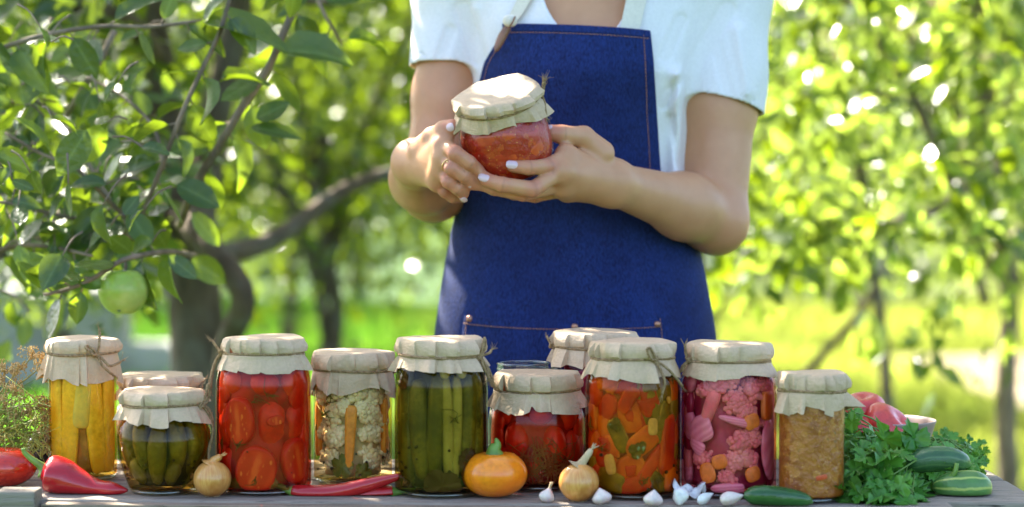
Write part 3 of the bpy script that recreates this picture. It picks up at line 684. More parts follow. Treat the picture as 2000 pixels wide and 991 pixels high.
R_t = ([P(822, 292, 2.450), P(845, 269, 2.426), P(867, 255, 2.404), P(884, 249, 2.396)], [.015, .0125, .0110, .0100])
hand(body, RW, .0235, RMC, .0125, R_f, R_t, None)
# left hand (on the right of the picture)
LMC = [P(1106, 305, 2.428), P(1094, 336, 2.408), P(1098, 362, 2.428), P(1108, 372, 2.452)]
L_f = [([LMC[0], P(1069, 325, 2.398), P(1032, 328, 2.380), P(1003, 325, 2.378)], fr(.0094)),
       ([LMC[1], P(1040, 370, 2.382), P(982, 361, 2.372), P(952, 352, 2.378)], fr(.0096)),
       ([LMC[2], P(1022, 379, 2.398), P(965, 369, 2.394), P(930, 356, 2.396)], fr(.0088)),
       ([LMC[3], P(1045, 384, 2.440), P(1005, 380, 2.446), P(975, 374, 2.448)], fr(.0075))]
L_t = ([P(1172, 300, 2.458), P(1140, 268, 2.450), P(1098, 263, 2.438), P(1077, 260, 2.434)], [.018, .0130, .0108, .0104])
hand(body, LW, .0245, LMC, .0135, L_f, L_t, ((0, 1, 0), 1.05))

skin_m = mat('skin', (0.575, 0.29, 0.150), (0.51, 0.245, 0.12), 26, .32, .68, rough=.44, spec=.45, sss=.15, sssr=(.012, .005, .003), bmp=.14, bscale=520, bdist=.0006)
Vb_, Fb_ = body.mesh('person')
person = tag(mk('person', Vb_, Fb_, skin_m), 'woman in white t-shirt and blue denim apron holding a jar in both hands', 'person')
# skin is ruddier over the knuckles and finger ends
J_ = [(p, .011, .75) for f in R_f + L_f for p in (f[0][1], f[0][3])] + [(p, .010, .5) for f in R_f + L_f for p in (f[0][0], f[0][2])] + [(R_t[0][3], .012, .8), (L_t[0][3], .013, .9), (LE, .04, .35), (RE, .04, .35)]
bl = np.zeros(len(Vb_))
for p, r_, a_ in J_: bl = np.maximum(bl, a_ * np.exp(-(np.linalg.norm(Vb_ - p, axis=1) / r_ / 1.25) ** 4))
at_ = person.data.attributes.new('blush', 'FLOAT', 'POINT'); at_.data.foreach_set('value', bl.astype(np.float32))
cr = np.zeros(len(Vb_))
for f in R_f + L_f + [R_t, L_t]:
    pts = f[0]
    for k in (1, 2):
        ax = unit(pts[k + 1] - pts[k - 1]); dv = Vb_ - pts[k]; near = np.linalg.norm(dv, axis=1) < .014; s_ = dv @ ax
        for o_, w_, a_ in (((-.0022, .0010, .55), (.0, .0011, .8), (.0022, .0010, .5)) if k == 1 else ((0, .0011, .65),)): cr = np.maximum(cr, np.where(near, a_ * np.exp(-((s_ - o_) / w_) ** 2), 0))
at_ = person.data.attributes.new('crease', 'FLOAT', 'POINT'); at_.data.foreach_set('value', (cr * .55).astype(np.float32))
acr = skin_m.node_tree.nodes.new('ShaderNodeAttribute'); acr.attribute_name = 'crease'
nt = skin_m.node_tree; bs = nt.nodes['Principled BSDF']; src = bs.inputs['Base Color'].links[0].from_socket; an = nt.nodes.new('ShaderNodeAttribute'); an.attribute_name = 'blush'
nt.links.new(mixc(nt, acr.outputs['Fac'], mixc(nt, an.outputs['Fac'], src, (.52, .17, .105)), (.30, .125, .07)), bs.inputs['Base Color'])  # shade in the finger creases drawn as darker skin colour
del body
nail_m = mat('nail_polish', (0.66, 0.45, 0.46), rough=.2, spec=.6, coat=.4)
def nail(tip, prev, dors, wdt=.0105, L=.0125, r=.0085):
    ax = unit(np.asarray(tip) - np.asarray(prev)); n = unit(np.asarray(dors) - ax * ax.dot(np.asarray(dors))); s = np.cross(ax, n)
    Vn, Fn = superell(.9, .75, 20, 10); V = []
    for x, y, z in Vn:
        cx = x * wdt / 2; cz = y * L / 2
        V.append(np.asarray(tip) + ax * (cz + L * .18) + s * cx + n * (r * .93 - (cx * cx) / (r * 1.6) * .9 - (max(0, cz)) ** 2 * 12 + z * .0009))
    mk('fingernail', V, Fn, nail_m, person)
nail(L_f[0][0][3], L_f[0][0][2], (0.05, -1, .28), .0108, .0150, .0082); nail(L_f[1][0][3], L_f[1][0][2], (0.05, -1, .32), .0112, .0155, .0083); 
nail(L_t[0][3], L_t[0][2], (.0, -.55, .8), .011, .0125, .0100)
nail(R_f[0][0][3], R_f[0][0][2], (-.25, -.9, -.22), .0100, .0120, .0092); nail(R_f[1][0][3], R_f[1][0][2], (-.3, -.9, -.22), .0094, .0112, .0088); nail(R_f[2][0][3], R_f[2][0][2], (-.3, -.9, -.2), .0086, .0102, .0083)
nail(R_t[0][3], R_t[0][2], (.35, -.92, .15), .0108, .0125, .0102)
# ring
a, b = R_f[1][0][0], R_f[1][0][1]; c = a * .25 + b * .75; ax = unit(b - a); n1 = unit(np.cross(ax, [0, 0, 1])); n2 = np.cross(ax, n1)
th = np.linspace(0, 2 * math.pi, 40, endpoint=False)
gold = nodes_of('gold')[0]; gb = gold.node_tree.nodes['Principled BSDF']; gb.inputs['Base Color'].default_value = (.8, .55, .25, 1); gb.inputs['Metallic'].default_value = 1; gb.inputs['Roughness'].default_value = .25
mbr = MB(); ringp = np.array([c + (n1 * math.cos(t) + n2 * math.sin(t)) * .0094 for t in np.linspace(0, 2 * math.pi, 41)]); mbr.add(*tube(ringp, .0008, 8, False)); V, Fc = ico(2); mbr.add(V * .0016 + (c + unit(np.array([-.2, -.8, .4])) * .0098), Fc)
mbr.build('ring', gold, person)

# hair
hf = Field(HC + np.array([-.12, -.12, -.2]), HC + np.array([.12, .16, .16]), .005)
sl, X = hf.win(HC + np.array([-.2, -.2, -.3]), HC + np.array([.2, .2, .3])); c = HC + np.array([0, .02, .028])
q = (np.sqrt(((X[0] - c[0]) / .083) ** 2 + ((X[1] - c[1]) / .101) ** 2 + ((X[2] - c[2]) / .097) ** 2) - 1) * .083
hf.put(sl, smax(q, np.maximum(-(X[1] - HC[1] + .055 + (X[2] - HC[2] - .04) * .5), HC[2] - .05 - X[2]), .01), 0); add_cone(hf, HC + [0, .105, .02], HC + [0, .12, -.06], .035, .022, .02)
Vh, Fh = hf.mesh('hair'); mk('hair', Vh, Fh, mat('brown_hair', (.06, .03, .015), (.1, .05, .025), 60, rough=.4, stretch=(1, 1, .1)), person)

# t-shirt
sh = Field((-.19, 2.50, .80), (.36, 2.84, 1.47), .0025)
sl, X = sh.win((-.3, 2.4, .7), (.5, 3, 1.6)); sh.put(sl, torso_d(X, .003), 0)
add_cone(sh, P(1060, -100, 2.69), RS, .052, .056, .05); add_cone(sh, P(1240, -100, 2.69), LS, .052, .058, .05)
RD, LD = RE - RS, LE - LS
def sleeve(S, D, t, r0, r1, nrm, k):
    """a short sleeve: a cone down the arm, cut at the hem, hollow above it"""
    p = S + D * t; e = S + D * (t + .2); m = .14
    sl, X = sh.win(np.minimum(S, e) - m, np.maximum(S, e) + m); nrm = unit(nrm)
    d = cone_d(X, S, S + D * (t + .12), r0, r1 + (r1 - r0) * .12 / t)
    cut = (X[0] - p[0]) * nrm[0] + (X[1] - p[1]) * nrm[1] + (X[2] - p[2]) * nrm[2]
    d = np.maximum(d, cut)
    inner = cone_d(X, p - D * .06, p + D * .2, r1 - .0035, r1 - .0035)
    d = np.maximum(d, -inner)
    sh.put(sl, d, k)
sleeve(RS, RD, .40, .056, .0515, (-.03, -.10, -1), .020); sleeve(LS, LD, .495, .060, .0590, (-.25, -.12, -.968), .022)
# scoop neck
sl, X = sh.win((-.3, 2.4, .7), (.5, 2.70, 1.6)); nc = P(1148, -50, 2.58)
e = np.sqrt(((X[0] - nc[0]) / .058) ** 2 + ((X[2] - nc[2]) / .088) ** 2) + 0 * X[1]
sh.a[sl] = np.maximum(sh.a[sl], ((1 - e) * .058).astype(np.float32))
sl, X = sh.win((-.3, 2.4, .7), (.5, 3, 1.6)); nc2 = P(1150, -110, 2.69)
e = np.sqrt(((X[0] - nc2[0]) / .068) ** 2 + ((X[1] - 2.685) / .06) ** 2) + 0 * X[2]; sh.a[sl] = np.maximum(sh.a[sl], np.minimum((1 - e) * .06, X[2] - nc2[2] + .0 * X[0] + .02).astype(np.float32))
Vs, Fs = sh.mesh('shirt', 3); del sh
# soft folds: along the sleeve, from the armpit, down the sides
nrm_like = Vs - np.stack([np.interp(Vs[:, 2], _z, [(t[3] - 1000) / F * YC for t in TOR[::-1]]), np.full(len(Vs), YC), Vs[:, 2]], 1); nrm_like /= np.linalg.norm(nrm_like, axis=1)[:, None] + 1e-6
fold = np.array([nz((v[0] * 14 + v[2] * 9, v[1] * 10, v[2] * 10 - v[0] * 12)) for v in Vs]); fold2 = np.array([nz((v[0] * 34 - v[2] * 14, v[1] * 22, v[2] * 12 + 7)) for v in Vs])
Vs = Vs + nrm_like * (fold * .0055 + fold2 * .0022)[:, None]
apx, apy = proj(Vs)
def crease(x0, y0, x1, y1, wd, amp):
    t = np.clip(((apx - x0) * (x1 - x0) + (apy - y0) * (y1 - y0)) / ((x1 - x0) ** 2 + (y1 - y0) ** 2), 0, 1); dd = np.hypot(apx - x0 - t * (x1 - x0), apy - y0 - t * (y1 - y0))
    return amp * np.exp(-(dd / wd) ** 2) * np.where(Vs[:, 1] < 2.68, 1, 0)
dy = crease(1352, 140, 1340, 330, 12, .026) - crease(1325, 150, 1318, 340, 14, .022) + crease(1360, 120, 1420, 20, 12, .016) + crease(1335, 150, 1295, 200, 10, .014) + crease(935, 110, 905, 20, 12, .016) - crease(955, 110, 930, 20, 12, .004) + crease(1300, 110, 1330, 40, 10, .008) + crease(880, 60, 860, 115, 9, .006) - crease(1440, 60, 1462, 180, 12, .008) + crease(1400, 90, 1425, 195, 9, .006) + crease(1310, 230, 1325, 320, 8, .008)
Vs[:, 1] += np.minimum(dy, .0025)
def cloth(name, c, c2, rough, weave, dist, sheen=.3):
    m, nt, bs, out = nodes_of(name); co = texco(nt, 'Object')
    f = noise_fac(nt, co, weave, .3, .7, 3); nt.links.new(mixc(nt, f, c, c2), bs.inputs['Base Color']); bs.inputs['Roughness'].default_value = rough; bs.inputs['Specular IOR Level'].default_value = .2
    bs.inputs['Sheen Weight'].default_value = sheen; bump(nt, f, bs, .25, dist); return m
shirt_m = cloth('white_cotton', (.80, .765, .755), (.74, .705, .695), .85, 260, .0006)
sho = mk('t_shirt', Vs, Fs, shirt_m, person)
# trousers and shoes down to the ground
tr_m = cloth('dark_trousers', (.03, .035, .05), (.045, .05, .065), .9, 200, .0006)
mbt = MB()
for sx in (-1, 1):
    hx = (1123 - 1000) / F * YC + sx * .085
    pth = spline([(hx, YC, .865), (hx, YC, .75), (hx + sx * .01, YC - .01, .48), (hx + sx * .012, YC + .015, .1)], 14); mbt.add(*tube(pth, np.interp(np.linspace(0, 1, 14), [0, .3, .6, 1], [.086, .086, .066, .055]), 20))
mbt.build('trousers', tr_m, person)
shoe_m = mat('shoe_leather', (.08, .06, .05), rough=.5)
for sx in (-1, 1):
    hx = (1123 - 1000) / F * YC + sx * .097; V, Fc = superell(.7, .8, 20, 12); V = V * np.array([.045, .125, .05]) + np.array([hx, YC - .06, .035]); V[:, 2] = np.maximum(V[:, 2], -.012); mk('shoe', V, Fc, shoe_m, person)

# apron
denim_m, nt, bs, out = nodes_of('blue_denim')
co = texco(nt, 'Object'); 
tw = nt.nodes.new('ShaderNodeTexWave'); tw.inputs['Scale'].default_value = 260; tw.inputs['Distortion'].default_value = 2.5; tw.inputs['Detail'].default_value = 2; tw.bands_direction = 'DIAGONAL'; nt.links.new(co, tw.inputs[0])
sp_ = noise_fac(nt, texco(nt, 'Object', (1, 1, .35)), 520, .38, .66, 3); cl = noise_fac(nt, co, 42, .3, .7, 5, .7); cl2 = noise_fac(nt, co, 9, .35, .65, 4)
c_ = mixc(nt, cl, (.0014, .0052, .038), (.0055, .0185, .104)); c_ = mixc(nt, sp_, c_, (.012, .034, .165)); c_ = mixc(nt, mixc(nt, noise_fac(nt, co, 330, .62, .72, 2), (0, 0, 0), (.5, .5, .5)), c_, (.026, .016, .085)); c_ = mixc(nt, cl2, c_, mixc(nt, .55, c_, (.002, .006, .048)))
nt.links.new(c_, bs.inputs['Base Color']); bs.inputs['Roughness'].default_value = .85; bs.inputs['Specular IOR Level'].default_value = .25; bs.inputs['Sheen Weight'].default_value = .03; bump(nt, sp_, bs, .4, .0008)
#      photo row, left px, right px (None: wraps round the side)
AP = [(58, 981, 1268), (66, 978, 1270), (120, 945, 1276), (200, 925, 1281), (300, 908, 1287), (345, 903, 1291), (400, 893, 1340), (450, 882, 1356), (490, 874, 1367), (560, 862, 1381), (655, 849, 1398), (760, 838, 1408), (1000, 835, 1412)]
NR, NCO = 120, 90
rows = np.linspace(0, 1, NR); rz = 50 + (1250 - 50) * rows ** 1.0
def ap_point(py, u, off=.0075):
    """u in 0..1 across the apron at photo row py (of its middle)"""
    z = P(1000, py, 2.575)[2]
    lx = np.interp(py, [a[0] for a in AP], [a[1] for a in AP]); rx = np.interp(py, [a[0] for a in AP], [a[2] for a in AP])
    a_, b_, cx, cy_ = [float(v) for v in torso_par(np.array([max(z, zpx(900))]))]
    a_ += off; b_ += off + .004
    wrap_l = np.interp(py, [290, 360], [0, 1]); wrap_r = np.interp(py, [380, 440], [0, 1])
    def ang(px, dd=2.60):
        for _ in range(4):
            x = (px - 1000) / F * dd; s = np.clip((x - cx) / a_, -1, 1); dd = cy_ - b_ * math.sqrt(1 - s * s)
        return math.asin(s)
    tl = (1 - wrap_l) * max(ang(lx), -1.45) + wrap_l * -1.75; trr = (1 - wrap_r) * min(ang(rx), 1.45) + wrap_r * 1.75
    th = tl + (trr - tl) * u
    # silhouette half widths from the photograph where it wraps
    al = cx - (lx - 1000) / F * YC; ar = (rx - 1000) / F * YC - cx
    ae = a_ * (1 - (wrap_l if th < 0 else wrap_r)) + (al if th < 0 else ar) * (wrap_l if th < 0 else wrap_r)
    return np.array([cx + ae * math.sin(th), cy_ - b_ * math.cos(th), z + .022 * 0])
def ap_xyz(py, u, off=.0075):
    tilt = 14 * (u - .35) * np.interp(py, [50, 200], [1, .2]) * .9 + (8 * (abs(u - .3)) ** 2 if py < 90 else 0)
    p = ap_point(py + tilt, u, off)
    n = .004 * math.exp(-((p[0] + .118 - (.90 - p[2]) * .18) / .010) ** 2) * np.interp(py, [480, 540, 700], [0, 1, .6]) - .0028 * math.exp(-((p[0] + .085 - (.95 - p[2]) * .25) / .014) ** 2) * np.interp(py, [430, 500, 620], [0, 1, 0]) + .004 * math.exp(-((p[0] - .17 - (.90 - p[2]) * .3) / .014) ** 2) * np.interp(py, [480, 560, 700], [0, 1, 1]) + .0030 * nz((p[0] * 9, 0, p[2] * 7)) + .0016 * nz((p[0] * 26 + p[2] * 8, 3, p[2] * 16)) + .0022 * nz((p[0] * 5 + p[2] * 14, 8, p[2] * 5))
    p[1] -= n + np.interp(py, [140, 300, 420], [.0, .012, .0]); return p
G = np.array([[ap_xyz(py, u) for u in np.linspace(0, 1, NCO)] for py in rz])
Vf = G.reshape(-1, 3); Fq = [[i * NCO + j, i * NCO + j + 1, (i + 1) * NCO + j + 1, (i + 1) * NCO + j] for i in range(NR - 1) for j in range(NCO - 1)]
def thick(V, Fc, t, inward):
    V = np.asarray(V); n = len(V); V2 = V + inward * t; E_ = {}
    for f in Fc:
        for a, b in zip(f, f[1:] + f[:1]): E_[(a, b)] = E_.get((a, b), 0) + 1
    Fo = [f[::-1] for f in Fc] + [[i + n for i in f] for f in Fc]
    for (a, b) in E_:
        if (b, a) not in E_: Fo.append([a, b, b + n, a + n])
    return np.vstack([V, V2]), Fo
V, Fo = thick(Vf, Fq, .0018, np.array([0, 1.0, 0]))
apron = mk('apron', V, Fo, denim_m, person, sharp=50)
thread = mat('copper_thread', (.42, .17, .08), (.5, .24, .12), 80, rough=.6)
def stitch(pts, r=.00042, dash=.0032, gap=.0012, name='stitching'):
    q = spline(pts, 240); s = np.concatenate([[0], np.cumsum(np.linalg.norm(np.diff(q, axis=0), axis=1))]); m_ = MB(); x = 0
    while x + dash < s[-1]:
        tt = np.linspace(x, x + dash, 4); m_.add(*tube(np.stack([np.interp(tt, s, q[:, k]) for k in range(3)], 1) + np.array([[0, z, 0] for z in (.0002, -.0003, -.0003, .0002)]), r, 5)); x += dash + gap
    return m_.build(name, thread, apron)
of = np.array([0, -.0006, 0])
stitch([ap_xyz(66, u) + of for u in np.linspace(.03, .985, 24)])
stitch([ap_xyz(py, .948 if py < 340 else .95) + of for py in np.linspace(58, 350, 24)])
stitch([ap_xyz(py, .045) + of for py in np.linspace(75, 390, 24)])
# hem fold of the bib
def patch(rows_, us, off, t, name, m, parent):
    Gp = np.array([[ap_xyz(py, u) + np.array([0, -off, 0]) for u in us] for py in rows_]); r_, c_ = Gp.shape[:2]
    Fp = [[i * c_ + j, i * c_ + j + 1, (i + 1) * c_ + j + 1, (i + 1) * c_ + j] for i in range(r_ - 1) for j in range(c_ - 1)]
    V, Fo = thick(Gp.reshape(-1, 3), Fp, t, np.array([0, 1.0, 0])); return mk(name, V, Fo, m, parent, sharp=50)
def u_at(px, py):
    us = np.linspace(0, 1, 200); xs = proj(np.array([ap_xyz(py, u) for u in us]))[0]; return float(np.interp(px, xs, us))
patch(np.linspace(49, 62.5, 4), np.linspace(0.0, 1, 60), .0012, .0014, 'bib_hem', denim_m, apron)
def py_for(u, tgt):
    py = tgt
    for _ in range(6): py += tgt - proj(ap_xyz(py, u)[None])[1][0]
    return py
uL, uR = u_at(905, 640), u_at(1298, 640)
us = np.linspace(uL, uR, 50)
def pk(px_t, u): return py_for(u, px_t)
top = [616 + 14 * (1 - (abs((u - uL) / (uR - uL) - .5) * 2) ** 2) * .6 + 6 * (u - uL) / (uR - uL) for u in us]
Gp = np.array([[ap_xyz(py_for(u, t0) + k, u) + np.array([0, -.0030 if k < 16 else -.0022, 0]) for u, t0 in zip(us, top)] for k in (0, 5, 10, 15.5, 16.5, 30, 60, 100, 150)])
r_, c_ = Gp.shape[:2]; Fp = [[i * c_ + j, i * c_ + j + 1, (i + 1) * c_ + j + 1, (i + 1) * c_ + j] for i in range(r_ - 1) for j in range(c_ - 1)]
V, Fo = thick(Gp.reshape(-1, 3), Fp, .0014, np.array([0, 1.0, 0])); pocket = mk('pocket', V, Fo, denim_m, apron, sharp=50)
stitch([Gp[3][j] + np.array([0, -.0006, 0]) for j in range(0, 50, 3)]); stitch([Gp[i][1] + np.array([0, -.0006, 0]) for i in (0, 2, 4, 5, 6, 7)]); stitch([Gp[i][-2] + np.array([0, -.0006, 0]) for i in (0, 2, 4, 5, 6, 7)])
copper = nodes_of('copper')[0]; gb = copper.node_tree.nodes['Principled BSDF']; gb.inputs['Base Color'].default_value = (.42, .22, .14, 1); gb.inputs['Metallic'].default_value = .9; gb.inputs['Roughness'].default_value = .38
def rivet(p, r=.0042, parent=apron):
    V, Fc = lathe([(.0001, .0022), (r * .45, .0021), (r * .8, .0014), (r, .0004), (r * .98, -.0006), (.0001, -.0006)], 20); V = V @ rotM((1, 0, 0), math.pi / 2).T
    mk('rivet', V + p, Fc, copper, parent)
for j, i in ((2, 1), (28, 2), (47, 2)): rivet(Gp[i][j] + np.array([0, -.001, 0]))
# neck straps, leather tab
canvas = cloth('cream_canvas', (.74, .68, .56), (.66, .60, .49), .85, 300, .0006)
def front_y(x, z):
    a_, b_, cx, cy_ = [float(v) for v in torso_par(np.array([z]))]; s = np.clip((x - cx) / a_, -.99, .99); return cy_ - b_ * math.sqrt(1 - s * s)
def strap(pts, wpx, lift=.011):
    c = spline(pts, 26); V = []
    for i, (px, py) in enumerate(c):
        w_ = np.interp(i, [0, 25], wpx)
        for u in (-.5, -.17, .17, .5):
            q = P(px + u * w_, py, 2.585); z = q[2]; y = front_y(q[0], min(z, zpx(-95))) - lift if py > -100 else 2.62 + (-100 - py) * .0009
            q = P(px + u * w_, py, y); V.append(q)
    Fc = [[i * 4 + j, i * 4 + j + 1, i * 4 + j + 5, i * 4 + j + 4] for i in range(25) for j in range(3)]
    V, Fo = thick(V, Fc, .0018, np.array([0, 1.0, 0])); return mk('neck_strap', V, Fo, canvas, apron, sharp=50)
strap([(998, 42), (1012, 20), (1028, -10), (1046, -50), (1062, -100)], (22, 34)); strap([(1228, 66), (1236, 30), (1244, -10), (1246, -60), (1238, -110)], (38, 42))
mk('strap_knot', *(lambda V, Fc: (V * np.array([.0095, .007, .008]) + P(996, 41, 2.562), Fc))(*superell(.9, 1, 18, 12)), canvas, apron)
leather = mat('brown_leather', (.16, .065, .035), (.24, .11, .06), 60, rough=.4, bmp=.3, bdist=.001)
ctr = spline([(993, 52), (983, 68), (974, 86), (967, 102)], 16); V = []
for i, (px, py) in enumerate(ctr):
    t = i / 15; w_ = 13 * (.55 + .75 * math.sin(math.pi * min(1, t * .75 + .2)))* (1 if t < .85 else math.sqrt(max(0.02, 1 - ((t - .85) / .15) ** 2))) ; nx, ny = .87, .5
    for u in (-.5, -.2, .2, .5): V.append(P(px + u * w_ * nx, py + u * w_ * ny, 2.5635 - .003 * (1 - (2 * u) ** 2) - .002 * t))
Fc = [[i * 4 + j, i * 4 + j + 1, i * 4 + j + 5, i * 4 + j + 4] for i in range(15) for j in range(3)]
V, Fo = thick(V, Fc, .0022, np.array([0, 1.0, 0])); mk('leather_tab', V, Fo, leather, apron)
mk('tab_lace', *tube(spline([P(1006, 33, 2.556), P(1001, 44, 2.552), P(994, 54, 2.555)], 8), .0012, 6), leather, apron)

# ------------------------------------------------------------------ the preserve jars
thick_g = glass_mat('thick_glass', (.80, .86, .85), .16); glass_m = glass_mat('jar_glass'); glass_e = glass_mat('empty_glass', (.90, .93, .92), .10)
paper_m, nt, bs, out = nodes_of('kraft_paper')
co = texco(nt, 'Object'); f1 = noise_fac(nt, co, 26, .3, .7, 5); f2 = noise_fac(nt, texco(nt, 'Object', (1, 1, .5)), 420, .35, .7, 3)
c_ = mixc(nt, f1, (.61, .44, .275), (.53, .37, .215)); c_ = mixc(nt, f2, c_, mixc(nt, .75, (.34, .24, .15), c_)); nt.links.new(c_, bs.inputs['Base Color'])
bs.inputs['Roughness'].default_value = .62; bs.inputs['Specular IOR Level'].default_value = .35
vo = nt.nodes.new('ShaderNodeTexVoronoi'); vo.feature = 'DISTANCE_TO_EDGE'; vo.inputs['Scale'].default_value = 42; nt.links.new(mixc(nt, .06, co, nt.nodes.new('ShaderNodeTexNoise').outputs[1]), vo.inputs['Vector'])
b1 = bump(nt, f1, bs, .5, .004); b2 = nt.nodes.new('ShaderNodeBump'); b2.inputs['Strength'].default_value = .32; b2.inputs['Distance'].default_value = .003
nt.links.new(vo.outputs['Distance'], b2.inputs['Height']); nt.links.new(b1.outputs[0], b2.inputs['Normal']); nt.links.new(b2.outputs[0], bs.inputs['Normal'])
twine_m = mat('jute_twine', (.40, .27, .14), (.25, .16, .08), 260, rough=.9, spec=.1, bmp=.5, bscale=500, bdist=.0006)

PROF = {  # fraction of height : fraction of the body radius
 'litre': [(0, .80), (.012, .90), (.03, .965), (.06, 1.0), (.40, 1.0), (.68, .995), (.75, .975), (.81, .925), (.855, .865), (.88, .84), (1, .835)],
 'squat': [(0, .78), (.015, .88), (.04, .95), (.09, .99), (.30, 1.0), (.55, 1.0), (.66, .97), (.74, .91), (.80, .86), (1, .84)],
 'tulip': [(0, .66), (.015, .70), (.05, .745), (.15, .83), (.30, .93), (.44, .99), (.54, 1.0), (.63, .965), (.70, .90), (.76, .85), (1, .83)],
 'straight': [(0, .86), (.012, .94), (.03, .985), (.05, 1.0), (.5, 1.0), (.80, 1.0), (.84, .985), (.88, .95), (1, .945)],
 'round': [(0, .62), (.02, .70), (.07, .83), (.16, .94), (.28, 1.0), (.42, 1.0), (.55, .975), (.66, .91), (.74, .84), (1, .82)],
}
class Jar: pass
def prof_r(j, z):
    f = np.array(PROF[j.kind]); return float(np.interp(z / j.H, f[:, 0], f[:, 1])) * j.R
def smooth_prof(kind, R, H, z0, z1, k, n=36, sq=1.0):
    f = spline(PROF[kind], 60); z = np.linspace(z0, z1, n); return [(np.interp(zz / H, f[:, 0], f[:, 1]) * R * k, zz) for zz in z]
def paper(j, rl, hc, hem, seed, square=.3, flare=.12, amp=1.0, ears=()):
    rg = np.random.default_rng(seed); n = 220; th = np.linspace(0, 2 * math.pi, n, endpoint=False); pk = int(rg.integers(6, 9)); po = rg.uniform(0, 1); poly = math.cos(math.pi / pk) / np.cos((th + po) % (2 * math.pi / pk) - math.pi / pk); poly = 1 + (poly / poly.mean() - 1) * .8
    def zig(k, sharp=.5):
        a = np.sort(rg.uniform(0, 2 * math.pi, k) * .35 + np.linspace(0, 2 * math.pi, k, endpoint=False) * .65 + rg.uniform(0, 1)); v = rg.uniform(-1, 1, k)
        # uneven folds: quick fall, slow rise
        return np.interp(th, np.concatenate([a - 2 * math.pi, a, a + 2 * math.pi]), np.tile(v, 3))
    pl, pl2, hm, rim = zig(22), zig(13), zig(11), zig(15)
    # overlapping pleats: a saw tooth, slow rise then a sudden drop
    saw = np.zeros(n); flap = np.zeros(n); k = int(rg.integers(9, 13)); ed = np.sort(np.linspace(0, 2 * math.pi, k, endpoint=False) + rg.uniform(-.22, .22, k))
    for i in range(k):
        a0, a1 = ed[i], ed[(i + 1) % k] + (2 * math.pi if i == k - 1 else 0); t = ((th - a0) % (2 * math.pi)) / (a1 - a0); m = t < 1; saw[m] = t[m] * (1 if rg.random() < .7 else .4); flap[m] = rg.uniform(-.16, .16) + .10 * t[m]
    sq4 = np.cos(4 * (th - rg.uniform(0, 1.57))); ang = (th + math.pi / 2 + math.pi) % (2 * math.pi) - math.pi     # 0 = towards the front
    H = j.H; rows = []
    for fr_ in (.02, .3, .6, .84, .95): rows.append((rl * fr_ * (1 + (poly - 1) * fr_), H + .0006 * pl2 * fr_ + .0012 * math.sin(fr_ * 3) + .0010 * fr_ * np.sin(2 * th + seed)))
    for rr, dz in ((.985, -.0007), (1.0, -.0026), (1.010, -.007), (1.006, -.6 * hc), (.985, -.85 * hc)):
        rows.append((rl * rr * (1 + (poly - 1) * (1 + dz / hc)) + amp * (.0016 * rim + .0056 * saw) * min(1, -dz / (.5 * hc)), H + dz + .0006 * pl2 + .0009 * np.sin(2 * th + seed)))
    rows.append((rl * .972 + amp * .0012 * saw, H - hc + 0 * th))
    L = hem * (1 + square * sq4 * .40 + .13 * hm + flap)
    for s in (.08, .2, .4, .6, .8, 1.0):
        r_ = rl * .972 + flare * hem * (s ** .8) + amp * ((.0058 * pl + .0090 * (saw - .4)) * s ** .6)
        for (ea, ew, el) in ears: r_ = r_ + el * s * np.exp(-((((ang - ea) + math.pi) % (2 * math.pi) - math.pi) / ew) ** 2)
        z_ = H - hc - L * s + .0015 * pl2 * s
        rw = np.array([prof_r(j, max(0, min(H, float(q)))) for q in z_[::8]]); r_ = np.maximum(r_, np.repeat(rw, 8)[:n] + .0010)
        rows.append((r_, z_))
    V = np.concatenate([np.stack([r * np.cos(th), r * np.sin(th), z], 1) for r, z in rows]); k = len(rows)
    Fc = [[i * n + q, i * n + (q + 1) % n, (i + 1) * n + (q + 1) % n, (i + 1) * n + q][::-1] for i in range(k - 1) for q in range(n)] + [list(range(n))]
    o = mk('paper_cover', V, Fc, paper_m, j.root, sharp=32); j.rc = rows[10][0]; j.zc = H - hc; j.rl = rl; return o
def two_ply(mb, path, r=.00105, pitch=.0052, n=None):
    p = np.asarray(path); L = np.linalg.norm(np.diff(p, axis=0), axis=1).sum(); n = n or max(12, int(L / pitch * 6)); p = spline(p, n); t, a, b = frames(p); ph = np.linspace(0, L / pitch * 2 * math.pi, n)
    for k in (0, math.pi): mb.add(*tube(p + (a * np.cos(ph + k)[:, None] + b * np.sin(ph + k)[:, None]) * r * .75, r, 5))
